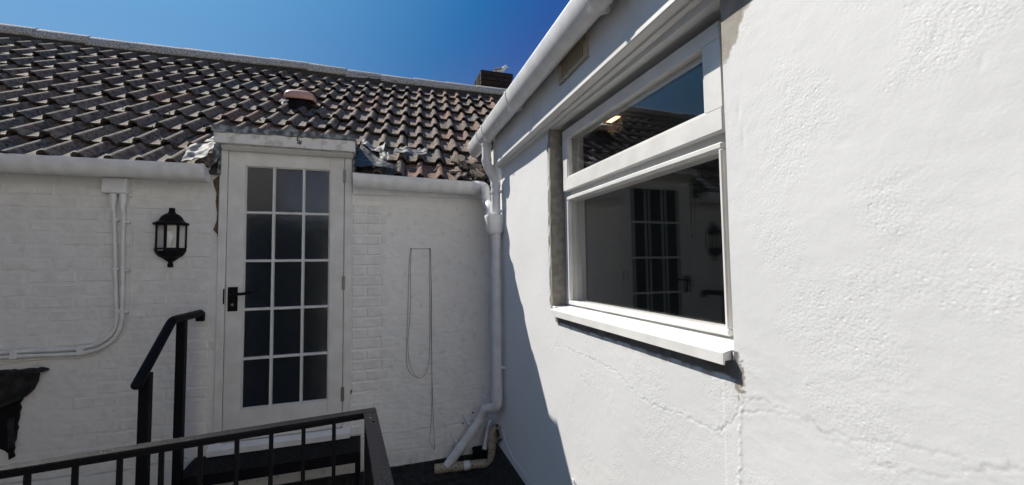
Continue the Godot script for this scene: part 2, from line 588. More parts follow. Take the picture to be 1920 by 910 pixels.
# one double roll tile in roof axes: x along the eaves, y up the slope, z out of the roof
func tile_mesh(variant: int, rolls := 2) -> ArrayMesh:
	var r := RandomNumberGenerator.new()
	r.seed = 500 + variant
	var st := new_st(true)
	var sec := []
	for k in rolls:
		var b := PITCH * k
		for u in [0.0, 0.03, 0.074]:
			sec.append([b + u, 0.0, 0.0])
		for q in 8:
			var t := (q + 0.5) / 8.0
			sec.append([b + 0.111 - 0.0285 * cos(PI * t), pow(sin(PI * t), 0.8), 1.0])
		sec.append([b + 0.150, 0.0, 0.0])
	sec.append([PITCH * rolls - 0.003, 0.0, 0.0])
	var lens := [0.0, 0.19, 0.37]
	var chip := []
	for s in sec:
		chip.append(r.randf_range(-0.003, 0.003) + (r.randf_range(0.004, 0.016) if r.randf() < 0.07 else 0.0))
	var warp := r.randf_range(-0.003, 0.003)
	var at := func(i: int, j: int, low: float) -> Vector3:
		var l: float = lens[j] + (chip[i] if j == 0 else 0.0)
		var roll: float = lerpf(0.042, 0.034, l / 0.39) * sec[i][1]
		var cx: float = sec[i][0]
		if sec[i][2] > 0.5:                    # the roll narrows up the slope
			var mid := floorf(cx / PITCH) * PITCH + 0.111
			cx = mid + (cx - mid) * lerpf(1.06, 0.84, l / 0.39)
		var h: float = roll - 0.031 * l / GAUGE + warp * (cx / 0.31 - 0.5) * (1.0 - l) - low
		return Vector3(cx, l, h)
	st.set_smooth_group(1)
	for j in lens.size() - 1:
		for i in sec.size() - 1:
			face(st, [at.call(i, j, 0.0), at.call(i + 1, j, 0.0), at.call(i + 1, j + 1, 0.0), at.call(i, j + 1, 0.0)], Vector3(0, 0, 1))
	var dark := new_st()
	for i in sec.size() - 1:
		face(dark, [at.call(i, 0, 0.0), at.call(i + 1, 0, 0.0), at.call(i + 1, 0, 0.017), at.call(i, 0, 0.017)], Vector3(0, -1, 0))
	for e in [0, sec.size() - 1]:
		face(st, [at.call(e, 0, 0.0), at.call(e, 2, 0.0), at.call(e, 2, 0.017), at.call(e, 0, 0.017)], Vector3(-1 if e == 0 else 1, 0, 0))
	st.set_smooth_group(1)
	for i in sec.size() - 1:                  # hollow underside
		face(st, [at.call(i, 0, 0.017), at.call(i + 1, 0, 0.017), at.call(i + 1, 2, 0.017), at.call(i, 2, 0.017)], Vector3(0, 0, -1))
	st.generate_normals()
	st.index()
	dark.generate_normals()
	dark.index()
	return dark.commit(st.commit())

func build_back_house() -> void:
	var house := thing("tiled_house", Vector3.ZERO, "whitewashed brick house with mossy clay tiled roof and a glazed white back door", "house")
	org = Vector3.ZERO
	# wall cores
	var st := new_st()
	span(st, Vector3(-6.0, -3.2, -0.30), Vector3(-1.9062, 1.80, -0.012), 0.0)
	span(st, Vector3(-1.055, -3.2, -0.3003), Vector3(0.3, 1.80, -0.0123), 0.0)
	span(st, Vector3(-1.925, -3.2, -0.2997), Vector3(-1.055, -0.09, -0.0127), 0.0)
	var wall := obj("wall", st, M.paint, house)
	# relief faces, with ghosted courses and the proud plinth under the crack
	var nz := FastNoiseLite.new()
	nz.seed = 61; nz.frequency = 1.0; nz.fractal_octaves = 3
	var plinth := func(u: float) -> float: return -0.075 + 0.012 * sin(u * 3.1) + 0.006 * sin(u * 11.0)
	var trowel := func(u: float, w: float) -> float:
		var d := nz.get_noise_2d(u * 5.0, w * 5.0) * 0.005 + nz.get_noise_2d(u * 9.0 + 40.0, w * 34.0) * 0.0022
		var course := absf(fposmod(w - 0.003 + nz.get_noise_2d(u * 2.0, 7.0) * 0.02, 0.0775) - 0.03875)
		d -= 0.0034 * smoothstep(0.029, 0.038, course) * clampf(nz.get_noise_2d(u * 3.0 + 9.0, w * 3.0) * 3.0, 0.0, 1.0)
		var p: float = plinth.call(u)
		d += 0.006 * (1.0 - smoothstep(p - 0.002, p + 0.003, w))
		return d
	var white := func(u: float, w: float) -> Color:
		var s := 1.0 + nz.get_noise_2d(u * 2.3 + 5.0, w * 2.3) * 0.05
		var dirt := smoothstep(0.32, 0.55, nz.get_noise_2d(u * 14.0, w * 10.0 + 30.0)) * 0.10
		dirt += 0.22 * smoothstep(-0.16, -0.36, w) * (0.6 + nz.get_noise_2d(u * 12.0, w * 6.0))
		var p: float = plinth.call(u)
		dirt += 0.45 * (1.0 - smoothstep(0.0, 0.008, absf(w - p - 0.001)))
		s *= 1.0 - clampf(dirt, 0.0, 0.6)
		s *= lerpf(0.77, 0.90, smoothstep(-1.95, -1.0, u))  # left paint duller; right lightened in colour for missing bounce light
		return Color(1.0 * s, 0.985 * s, 0.955 * s)
	var right_relief := func(u: float, w: float) -> float:
		var d: float = trowel.call(u, w)
		var edge := -0.845 + nz.get_noise_2d(3.0, w * 4.0) * 0.05 - 0.02 * sin(w * 6.0)
		if w < 0.3:
			edge += smoothstep(0.3, 0.12, w) * -0.3
		var bare := 1.0 - smoothstep(edge - 0.02, edge + 0.02, u)
		return d * (1.0 - 0.6 * bare) - 0.006 * bare
	relief_wall("render_face", wall, M.back, Vector3.ZERO, Vector3.RIGHT, Vector3.UP, Vector3.BACK, Vector2(-1.056, -0.5), Vector2(0.02, 1.76), 0.0085, right_relief, white)
	var left_relief := func(u: float, w: float) -> float: return trowel.call(u, w) * 0.8 - 0.003
	relief_wall("render_face", wall, M.back, Vector3.ZERO, Vector3.RIGHT, Vector3.UP, Vector3.BACK, Vector2(-4.2, -0.5), Vector2(-1.9058, 1.79), 0.0105, left_relief, white)
	# painted bricks that can be told apart: the door jamb on the right, and the coursed wall on the left
	for k in 23:
		var y := 1.631 - 0.0775 * k
		if y < -0.05:
			break
		var head := k % 2 == 0
		var xs: Array = [-1.054, -0.952, -0.835] if head else [-1.054, -0.850, -0.800]
		if y < 0.66:
			xs[2] += 0.05
		if y < 0.30:
			xs[2] = xs[1] + 0.02
		for i in 2:
			var w: float = xs[i + 1] - xs[i] - 0.010
			if w < 0.035:
				continue
			st = new_st()
			box(st, Vector3(xs[i] + w * 0.5 + 0.005, y - 0.039 + rng.randf_range(-0.002, 0.002), -0.0082 + rng.randf_range(-0.001, 0.0012)), Vector3(w, 0.0655, 0.022), 0.005, Basis(Vector3.BACK, rng.randf_range(-0.006, 0.006)) * Basis(Vector3.UP, rng.randf_range(-0.012, 0.012)))
			obj("brick", st, M.jamb_paint, wall)
	for k in 23:
		var y := 1.70 - 0.0775 * k
		if y < -0.02:
			break
		for i in 7:
			var x := -1.945 - 0.235 * i - (0.117 if k % 2 == 0 else 0.0)
			var w := 0.224
			if k % 2 == 0 and i == 0:
				st = new_st()
				box(st, Vector3(-1.945 - 0.053, y - 0.039, -0.0115 + rng.randf_range(-0.001, 0.001)), Vector3(0.104, 0.066, 0.02), 0.006)
				obj("brick", st, M.brick_paint, wall)
			if x - w < -3.45:
				break
			if x - w < -2.75 and y - 0.08 < 0.60 and y > 0.02:
				continue
			st = new_st()
			box(st, Vector3(x - w * 0.5, y - 0.039 + rng.randf_range(-0.003, 0.003), -0.0117 + rng.randf_range(-0.0014, 0.0012)), Vector3(w, 0.066, 0.022), 0.006, Basis(Vector3.BACK, rng.randf_range(-0.012, 0.012)) * Basis(Vector3.UP, rng.randf_range(-0.01, 0.01)))
			obj("brick", st, M.brick_paint, wall)
	# bare mortar beside the door frame where the paint stops short
	st = new_st()
	var edge := PackedVector2Array([Vector2(-1.9045, 1.80), Vector2(-1.942, 1.76)])
	for p in [[-1.936, 1.726], [-1.919, 1.676], [-1.923, 1.609], [-1.913, 1.537], [-1.915, 1.482], [-1.933, 1.42], [-1.919, 1.405]]:
		edge.append(Vector2(p[0], p[1]))
	for p in [[-1.911, 1.395], [-1.908, 1.38], [-1.9045, 1.37]]:
		edge.append(Vector2(p[0], p[1]))
	prism(st, edge, Vector3(0, 0, -0.02), Vector3.RIGHT, Vector3.UP, Vector3(0, 0, 0.0235))
	obj("bare_mortar", st, M.mortar, wall)
	# chipped paint at the foot of the frame
	st = new_st()
	prism(st, PackedVector2Array([Vector2(-1.058, 0.262), Vector2(-1.046, 0.250), Vector2(-1.049, 0.236), Vector2(-1.058, 0.225)]), Vector3(0, 0, -0.004), Vector3.RIGHT, Vector3.UP, Vector3(0, 0, 0.010))
	obj("bare_brick_chip", st, M.red, wall)
	# fascias
	st = new_st()
	span(st, Vector3(-1.048, 1.702, 0.0), Vector3(-0.002, 1.835, 0.022), 0.003)
	obj("fascia", st, M.upvc, house, "white fascia board under the short gutter")
	st = new_st()
	span(st, Vector3(-6.0, 1.748, 0.0), Vector3(-1.955, 1.84, 0.022), 0.003)
	obj("fascia", st, M.upvc, house, "white fascia board under the long left gutter")
	build_roof(house)
	build_door(house)
	build_canopy(house)
	# chimney behind the ridge
	var ch := group_part("chimney", house)
	st = new_st()
	for k in 13:
		var y := 3.14 + 0.068 * k
		for i in 3:
			for s in 2:
				var off := 0.0 if k % 2 == 0 else -0.09
				var x0 := maxf(0.565, 0.565 + i * 0.18 + off)
				var x1 := minf(1.065, 0.565 + (i + 1) * 0.18 + off - 0.008)
				if x1 - x0 > 0.03:
					box(st, Vector3((x0 + x1) * 0.5, y + 0.03, -2.47 - s * 0.36 + rng.randf_range(-0.004, 0.004)), Vector3(x1 - x0, 0.06, 0.1), 0.004)
	for k in 13:
		for s in 2:
			for i in 2:
				box(st, Vector3(0.615 + s * 0.40, 3.17 + 0.068 * k, -2.605 - i * 0.10), Vector3(0.1, 0.06, 0.092), 0.004)
	span(st, Vector3(0.58, 3.1, -2.86), Vector3(1.05, 4.0, -2.44), 0.0)
	var bw := obj("brickwork", st, M.chimney, ch)
	bw.set_meta("kind", "stuff")
	st = new_st()
	box(st, Vector3(0.815, 4.023, -2.65), Vector3(0.50, 0.022, 0.46), 0.008)
	obj("cap", st, M.chimney, ch)
	st = new_st()
	box(st, Vector3(0.90, 3.60, -2.30), Vector3(0.62, 0.05, 0.30), 0.01, Basis(Vector3.RIGHT, 0.5))
	obj("flashing", st, M.lead, ch)

func build_roof(house: Node3D) -> void:
	var roof := group_part("roof", house)
	var shapes := []
	for i in 9:
		shapes.append(tile_mesh(i))
	var basis := Basis(Vector3.RIGHT, Vector3(SKEW, sin(TH), -cos(TH)), Vector3(0, cos(TH), sin(TH)))
	for k in 10:
		var row_shift := rng.randf_range(-0.006, 0.006)
		for c in range(-14, 7):
			var a := (c * 2.0) * PITCH - 0.111 + PITCH + row_shift
			var foot := on_roof(a, k * GAUGE, 0.0)
			if foot.x < -4.15 - 0.17 * k or foot.x > 0.05 + (0.0 if k < 2 else 1.5):
				continue
			if k < 1 and foot.x > -2.2 and foot.x < -1.15:
				continue                         # the door canopy stands here
			if k == 0 and foot.x > -0.30:
				continue                         # broken away at the valley
			var o := MeshInstance3D.new()
			o.name = "roof_tile"
			o.mesh = shapes[rng.randi() % shapes.size()]
			var pick := rng.randf()
			var redder := smoothstep(-2.9, -0.9, foot.x) * 0.72
			var n := 0
			if pick < redder:
				n = [2, 3, 2, 7, 2, 3][rng.randi() % 6] if rng.randf() > 0.04 else 6
			else:
				n = [0, 1, 4, 5, 0, 1, 7][rng.randi() % 7]
			o.set_surface_override_material(0, M.tiles[n])
			o.set_surface_override_material(1, M.tile_edge_shade)      # front faces darkened in colour to stand in for shade
			var t := Transform3D(basis, foot)
			t = t * Transform3D(Basis(Vector3(0, 0, 1), rng.randf_range(-0.020, 0.020)) * Basis(Vector3.RIGHT, rng.randf_range(-0.014, 0.018)), Vector3(rng.randf_range(-0.004, 0.004), rng.randf_range(-0.016, 0.012) - (0.03 if rng.randf() < 0.05 else 0.0), rng.randf_range(-0.002, 0.006)))
			o.transform = t
			roof.add_child(o, true)
	# dark sarking under the tiles and the far slope
	org = Vector3.ZERO
	var st := new_st()
	var p1 := on_roof(0, 2.82, -0.05)
	for q in [[-7.0, -1.925, 0.03, 0.0], [-1.925, -1.03, 0.42, 0.0002], [-1.03, -0.03, 0.03, 0.0], [-0.03, 3.0, 0.30, 0.0002]]:
		var p0 := on_roof(0, q[2], -0.045)
		prism(st, PackedVector2Array([Vector2(p0.z, p0.y), Vector2(p1.z, p1.y + q[3]), Vector2(-5.2, 1.2), Vector2(-5.2, 0.9), Vector2(p1.z, p1.y - 0.06), Vector2(p0.z - 0.012, p0.y - 0.02)]), Vector3(q[0], 0, 0), Vector3.BACK, Vector3.UP, Vector3(q[1] - q[0], 0, 0))
	obj("sarking", st, M.bedding, roof)
	# ridge tiles on a mortar bed
	var ridge_st := []
	for q in 3:
		org = Vector3.ZERO
		var s := new_st()
		var prof := PackedVector2Array()
		var r := RandomNumberGenerator.new()
		r.seed = 70 + q
		for i in 13:
			var a := deg_to_rad(lerpf(-8.0, 188.0, i / 12.0))
			prof.append(Vector2(cos(a) * 0.125, sin(a) * 0.118) * (1.0 + r.randf_range(-0.015, 0.015)))
		for i in 13:
			var a := deg_to_rad(lerpf(188.0, -8.0, i / 12.0))
			prof.append(Vector2(cos(a) * 0.108, sin(a) * 0.101))
		prism(s, prof, Vector3(-0.209, 0, 0), Vector3.BACK, Vector3.UP, Vector3(0.418, 0, 0), true)
		s.generate_normals()
		s.index()
		ridge_st.append(s.commit())
	for i in 19:
		var o := MeshInstance3D.new()
		o.name = "ridge_tile"
		o.mesh = ridge_st[i % 3]
		o.material_override = M.ridge
		o.position = Vector3(-5.6 + 0.414 * i, 3.505 + rng.randf_range(-0.006, 0.006) + 0.012 * sin(i * 0.9), -2.115 + rng.randf_range(-0.006, 0.006))
		o.rotation = Vector3(rng.randf_range(-0.03, 0.03), rng.randf_range(-0.008, 0.008), rng.randf_range(-0.012, 0.012))
		roof.add_child(o, true)
	st = new_st()
	prism(st, PackedVector2Array([Vector2(-1.99, 3.42), Vector2(-2.0, 3.53), Vector2(-2.23, 3.53), Vector2(-2.25, 3.38)]), Vector3(-6.5, 0, 0), Vector3.BACK, Vector3.UP, Vector3(8.9, 0, 0))
	obj("ridge_mortar", st, M.bedding, roof)
	# broken tiles, mortar and moss in the valley against the wing
	for i in 9:
		st = new_st()
		var c := on_roof(rng.randf_range(0.13, 0.36), rng.randf_range(0.02, 0.42), rng.randf_range(-0.01, 0.03))
		var poly := PackedVector2Array()
		var m := 5 + rng.randi() % 3
		for k in m:
			poly.append(Vector2.from_angle(TAU * k / m) * rng.randf_range(0.03, 0.075))
		var tilt := Basis(Vector3.RIGHT, -(PI / 2 - TH) + rng.randf_range(-0.4, 0.4)) * Basis(Vector3.UP, rng.randf_range(-0.5, 0.5))
		prism(st, poly, c, tilt.x, tilt.y, tilt.z * 0.018)
		obj("broken_tile", st, M.tiles[[5, 0, 4, 2][i % 4]], roof)
	st = new_st()
	for i in 70:
		var c := on_roof(rng.randf_range(0.16, 0.40), rng.randf_range(-0.03, 0.36), rng.randf_range(-0.03, 0.02))
		blob(st, c, rng.randf_range(0.008, 0.024))
	var ms := obj("moss", st, M.moss, roof)
	ms.set_meta("kind", "stuff")
	# crumbs of moss and mortar that lie in the pans
	st = new_st()
	for i in 110:
		var a := rng.randf_range(-3.3, -1.0)
		var l := rng.randf_range(0.02, 1.3)
		if l < 0.55 and RO.x + a + SKEW * l > -2.15:
			continue
		blob(st, on_roof(floorf(a / PITCH) * PITCH + rng.randf_range(0.06, 0.12), l, 0.004), rng.randf_range(0.004, 0.011))
	var cr := obj("moss_crumbs", st, M.moss, roof)
	cr.set_meta("kind", "stuff")
	# terracotta hood vent
	var vent := group_part("roof_vent", roof, "pink terracotta hood vent on the tiles")
	st = new_st()
	rounded_cap(st, Vector3(-1.588, 2.780, -1.055), Vector2(0.134, 0.122), 0.078, Basis(Vector3.RIGHT, 0.16))
	obj("hood", st, M.terracotta, vent)
	st = new_st()
	lathe(st, [[0.098, 0.0], [0.096, -0.02], [0.100, -0.14]], Vector3(-1.588, 2.780, -1.065), 18)
	obj("collar", st, M.black, vent)
	st = new_st()
	var bend := []
	for k in 7:
		var t := k / 6.0
		bend.append(on_roof(0, 0, 0) + Vector3(-1.225 - 0.03 * sin(t * 3.0), 0.825 - 0.10 * t, -0.885 + 0.13 * t))
	tube(st, bend, [0.006, 0.011, 0.012, 0.010, 0.013, 0.012, 0.007], 8)
	obj("lead_tag", st, M.lead_light, vent)

func blob(st: SurfaceTool, c: Vector3, r: float) -> void:
	st.set_smooth_group(-1)
	var top := c + Vector3(0, r * rng.randf_range(0.7, 1.1), 0)
	var bot := c - Vector3(0, r, 0)
	var ring := []
	for k in 6:
		var a := TAU * k / 6.0
		ring.append(c + Vector3(cos(a), rng.randf_range(-0.2, 0.3), sin(a)) * r * rng.randf_range(0.7, 1.25))
	for k in 6:
		face(st, [ring[k], ring[(k + 1) % 6], top], Vector3.UP + (ring[k] - c))
		face(st, [ring[k], ring[(k + 1) % 6], bot], Vector3.DOWN + (ring[k] - c))

func rounded_cap(st: SurfaceTool, c: Vector3, half: Vector2, h: float, q: Basis) -> void:
	var n := 28
	var rings := []
	for r in [[0.90, -0.012], [1.0, -0.012], [1.02, 0.004], [0.98, 0.45], [0.86, 0.75], [0.6, 0.94], [0.3, 1.0], [0.01, 1.01]]:
		var ring := []
		for k in n:
			var a := TAU * k / n
			var x: float = signf(cos(a)) * pow(absf(cos(a)), 0.55) * half.x * r[0]
			var z: float = signf(sin(a)) * pow(absf(sin(a)), 0.55) * half.y * r[0]
			ring.append(c + q * Vector3(x, r[1] * h if r[1] > 0.0 else r[1], z))
		rings.append(ring)
	st.set_smooth_group(1)
	for i in rings.size() - 1:
		for k in n:
			var m := (k + 1) % n
			var mid: Vector3 = (rings[i][k] + rings[i + 1][m]) * 0.5
			face(st, [rings[i][k], rings[i][m], rings[i + 1][m], rings[i + 1][k]], mid - c + q.y * 0.02 if i > 0 else -q.y)
	st.set_smooth_group(-1)

func build_door(house: Node3D) -> void:
	org = Vector3.ZERO
	# the room behind the frosted panes
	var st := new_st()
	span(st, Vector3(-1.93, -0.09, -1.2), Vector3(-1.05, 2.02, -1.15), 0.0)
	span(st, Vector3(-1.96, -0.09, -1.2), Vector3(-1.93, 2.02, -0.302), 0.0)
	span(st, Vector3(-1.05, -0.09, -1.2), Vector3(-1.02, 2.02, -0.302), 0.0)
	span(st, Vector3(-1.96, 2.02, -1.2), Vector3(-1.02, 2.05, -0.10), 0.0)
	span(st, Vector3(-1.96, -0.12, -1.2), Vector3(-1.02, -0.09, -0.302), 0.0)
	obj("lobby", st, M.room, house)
	# frame
	var fr := group_part("door_frame", house)
	st = new_st()
	span(st, Vector3(-1.9045, -0.02, -0.10), Vector3(-1.8565, 1.982, 0.008), 0.004)
	obj("jamb", st, M.frame, fr)
	st = new_st()
	span(st, Vector3(-1.1095, -0.02, -0.10), Vector3(-1.0565, 1.982, 0.008), 0.004)
	obj("jamb", st, M.frame, fr)
	st = new_st()
	span(st, Vector3(-1.9045, 1.9835, -0.10), Vector3(-1.0565, 2.019, 0.0085), 0.004)
	obj("head", st, M.frame, fr)
	st = new_st()
	prism(st, PackedVector2Array([Vector2(-0.10, -0.006), Vector2(0.010, -0.006), Vector2(0.048, -0.030), Vector2(0.048, -0.066), Vector2(-0.10, -0.066)]), Vector3(-1.925, 0, 0), Vector3.BACK, Vector3.UP, Vector3(0.868, 0, 0))
	obj("threshold", st, M.frame, fr)
	# leaf: rails and stiles round a 3 by 5 grid of panes
	var door := group_part("door", house, "white glazed door of fifteen frosted panes")
	var xl := -1.8535
	var xr := -1.1125
	var gx := [-1.7514, -1.576, -1.385, -1.2099]
	var gy := [0.2023, 0.538, 0.874, 1.209, 1.548, 1.8762]
	var z0 := -0.042
	var z1 := 0.002
	st = new_st()
	span(st, Vector3(xl, 0.0, z0), Vector3(gx[0], 1.98, z1), 0.003)
	obj("stile", st, M.door, door)
	st = new_st()
	span(st, Vector3(gx[3], 0.0, z0), Vector3(xr, 1.98, z1), 0.003)
	obj("stile", st, M.door, door)
	st = new_st()
	span(st, Vector3(gx[0], gy[5], z0), Vector3(gx[3], 1.98, z1 - 0.0005), 0.0)
	obj("rail", st, M.door, door)
	st = new_st()
	span(st, Vector3(gx[0], 0.0, z0), Vector3(gx[3], gy[0], z1 - 0.0005), 0.0)
	obj("rail", st, M.door, door)
	var hw := 0.0105
	for i in [1, 2]:
		st = new_st()
		prism(st, PackedVector2Array([Vector2(-hw, -0.03), Vector2(hw, -0.03), Vector2(hw, -0.014), Vector2(0.006, -0.002), Vector2(-0.006, -0.002), Vector2(-hw, -0.014)]), Vector3(gx[i], gy[0], 0), Vector3.RIGHT, Vector3.BACK, Vector3(0, gy[5] - gy[0], 0))
		obj("glazing_bar", st, M.door, door)
	for j in range(1, 5):
		st = new_st()
		prism(st, PackedVector2Array([Vector2(-hw, -0.0305), Vector2(hw, -0.0305), Vector2(hw, -0.0145), Vector2(0.006, -0.0025), Vector2(-0.006, -0.0025), Vector2(-hw, -0.0145)]), Vector3(gx[0], gy[j], 0), Vector3.UP, Vector3.BACK, Vector3(gx[3] - gx[0], 0, 0))
		obj("glazing_bar", st, M.door, door)
	# a slim bead round the glazed area
	st = new_st()
	var bd := 0.008
	span(st, Vector3(gx[0], gy[0], -0.03), Vector3(gx[0] + bd, gy[5], -0.006), 0.003)
	span(st, Vector3(gx[3] - bd, gy[0], -0.03), Vector3(gx[3], gy[5], -0.006), 0.003)
	span(st, Vector3(gx[0] + bd, gy[5] - bd, -0.03), Vector3(gx[3] - bd, gy[5], -0.0065), 0.003)
	span(st, Vector3(gx[0] + bd, gy[0], -0.03), Vector3(gx[3] - bd, gy[0] + bd, -0.0065), 0.003)
	obj("glazing_bead", st, M.door, door)
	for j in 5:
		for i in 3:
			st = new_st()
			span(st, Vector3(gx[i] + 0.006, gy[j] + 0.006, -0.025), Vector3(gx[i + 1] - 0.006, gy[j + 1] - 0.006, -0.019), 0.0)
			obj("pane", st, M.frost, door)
	# black lever handle on its plate, the striker, three hinges
	st = new_st()
	span(st, Vector3(-1.838, 0.868, 0.002), Vector3(-1.780, 1.032, 0.011), 0.002)
	obj("handle_plate", st, M.handle, door)
	st = new_st()
	lathe_z(st, Vector3(-1.806, 0.985, 0.011), 0.014, 0.03)
	tube(st, rounded([Vector3(-1.806, 0.985, 0.036), Vector3(-1.806, 0.985, 0.058), Vector3(-1.735, 0.986, 0.062), Vector3(-1.685, 1.0, 0.058)], 0.012), 0.010, 10)
	obj("lever_handle", st, M.handle, door)
	st = new_st()
	lathe_z(st, Vector3(-1.809, 0.912, 0.011), 0.009, 0.003)
	obj("lock_cylinder", st, M.steel, door)
	st = new_st()
	span(st, Vector3(-1.8655, 0.918, 0.004), Vector3(-1.8575, 1.022, 0.0105), 0.001)
	obj("strike_plate", st, M.handle, door)
	for y in [1.835, 1.04, 0.237]:
		st = new_st()
		tube(st, [Vector3(-1.1105, y - 0.052, 0.010), Vector3(-1.1105, y + 0.052, 0.010)], 0.0065, 10)
		span(st, Vector3(-1.122, y - 0.048, 0.0005), Vector3(-1.099, y + 0.048, 0.0095), 0.0)
		obj("hinge", st, M.steel, door)

func lathe_z(st: SurfaceTool, c: Vector3, r: float, h: float) -> void:
	tube(st, [c, c + Vector3(0, 0, h)], r, 14)

func build_canopy(house: Node3D) -> void:
	org = Vector3.ZERO
	var c := group_part("door_canopy", house, "lead topped box head over the door")
	# timber box head, its moulding, and side cheeks going back into the slope
	var st := new_st()
	span(st, Vector3(-1.914, 2.001, 0.02), Vector3(-1.034, 2.082, 0.100), 0.003)
	obj("fascia_board", st, M.canopy, c)
	st = new_st()
	prism(st, PackedVector2Array([Vector2(0.010, 1.972), Vector2(0.030, 1.972), Vector2(0.052, 1.988), Vector2(0.058, 2.000), Vector2(0.010, 2.000)]), Vector3(-1.885, 0, 0), Vector3.BACK, Vector3.UP, Vector3(0.835, 0, 0))
	obj("moulding", st, M.frame, c)
	st = new_st()
	var side := PackedVector2Array([Vector2(0.018, 2.08), Vector2(0.018, 1.80), Vector2(-0.10, 1.80), Vector2(-0.36, 2.16), Vector2(-0.25, 2.10)])
	prism(st, side, Vector3(-1.912, 0, 0), Vector3.BACK, Vector3.UP, Vector3(0.018, 0, 0))
	prism(st, side, Vector3(-1.054, 0, 0), Vector3.BACK, Vector3.UP, Vector3(0.018, 0, 0))
	obj("cheek", st, M.lead, c)
	# dressed lead: a turned-down edge with a lump where the sheets lap
	st = new_st()
	var poly := PackedVector2Array([Vector2(-1.924, 2.075), Vector2(-1.925, 2.117)])
	for k in 24:
		var t := (k + 1) / 25.0
		var x := lerpf(-1.925, -1.029, t)
		poly.append(Vector2(x, 2.117 + 0.004 * sin(k * 1.7) + 0.034 * exp(-pow((x + 1.455) / 0.035, 2.0)) + 0.002 * rng.randf()))
	poly.append(Vector2(-1.029, 2.120))
	poly.append(Vector2(-1.030, 2.086))
	for k in 18:
		var t := (k + 1) / 19.0
		poly.append(Vector2(lerpf(-1.030, -1.924, t), lerpf(2.088, 2.072, t) + 0.004 * sin(k * 2.1) - 0.004 * rng.randf()))
	prism(st, poly, Vector3(0, 0, 0.099), Vector3.RIGHT, Vector3.UP, Vector3(0, 0, 0.012))
	obj("lead_edge", st, M.lead, c)
	st = new_st()
	prism(st, PackedVector2Array([Vector2(0.0985, 2.083), Vector2(0.0985, 2.112), Vector2(-0.10, 2.125), Vector2(-0.30, 2.16), Vector2(-0.30, 2.13), Vector2(-0.10, 2.09)]), Vector3(-1.922, 0, 0), Vector3.BACK, Vector3.UP, Vector3(0.891, 0, 0))
	obj("lead_roof", st, M.lead, c)
	# stain of dirt and moss hanging from the lap
	st = new_st()
	for k in 26:
		var t := rng.randf()
		blob(st, Vector3(-1.400 + rng.randf_range(-0.022, 0.022) * (1.1 - 0.6 * t), 2.085 - 0.062 * t, 0.101), rng.randf_range(0.003, 0.007))
	var stn := obj("moss", st, M.lead_dark, c)
	stn.set_meta("kind", "stuff")
	# right hand apron: dark lead dressed down onto the eaves
	st = new_st()
	crumple(st, [on_roof(-0.628, 0.62, 0.055), on_roof(-0.44, 0.24, 0.055), on_roof(-0.335, 0.015, 0.055), on_roof(-0.628, 0.0, 0.075)], 0.012, 0.006, 91)
	obj("lead_apron", st, M.lead_dark, c)
	st = new_st()
	crumple(st, [on_roof(-0.625, 0.44, 0.062), on_roof(-0.44, 0.44, 0.062), on_roof(-0.445, 0.315, 0.067), on_roof(-0.53, 0.30, 0.070)], 0.010, 0.006, 92, 0.03)
	obj("lead_patch", st, M.lead_light, c, "pale crumpled lead patch on the tiles right of the canopy")
	st = new_st()
	crumple(st, [on_roof(-0.36, 0.43, 0.058), on_roof(-0.10, 0.43, 0.050), on_roof(-0.11, 0.34, 0.052), on_roof(-0.37, 0.33, 0.062)], 0.006, 0.006, 93, 0.03)
	obj("lead_patch", st, M.lead_light, c, "pale lead strip dressed over two tile rolls")
	st = new_st()
	crumple(st, [on_roof(-0.47, 0.30, 0.07), on_roof(-0.40, 0.27, 0.07), on_roof(-0.39, 0.13, 0.072), on_roof(-0.42, 0.15, 0.075)], 0.01, 0.005, 96)
	obj("lead_patch", st, M.lead_light, c, "torn pale tongue of lead")
	# left hand apron: curled sheet and a bright torn piece
	st = new_st()
	crumple(st, [roof_at(-1.995, 0.46, 0.050), roof_at(-1.914, 0.50, 0.060), roof_at(-1.914, 0.31, 0.062), roof_at(-2.02, 0.28, 0.052)], 0.006, 0.006, 94, 0.02)
	obj("lead_patch", st, M.lead_light, c, "bright lead piece left of the canopy")
	st = new_st()
	crumple(st, [roof_at(-2.075, 0.20, 0.050), roof_at(-1.918, 0.26, 0.085), roof_at(-1.922, -0.01, 0.080), roof_at(-2.06, -0.02, 0.035)], 0.010, 0.006, 95, 0.02)
	obj("lead_patch", st, M.lead_light, c, "curled lead lying on the eaves left of the canopy")
	st = new_st()
	prism(st, PackedVector2Array([Vector2(0, 0), Vector2(0.028, 0), Vector2(0.028, -0.075), Vector2(0.010, -0.128), Vector2(0.0, -0.125)]), Vector3(-1.914, 1.994, 0.075), Vector3.RIGHT, Vector3.UP, Vector3(0, 0, 0.012))
	obj("lead_drip", st, M.lead, c)

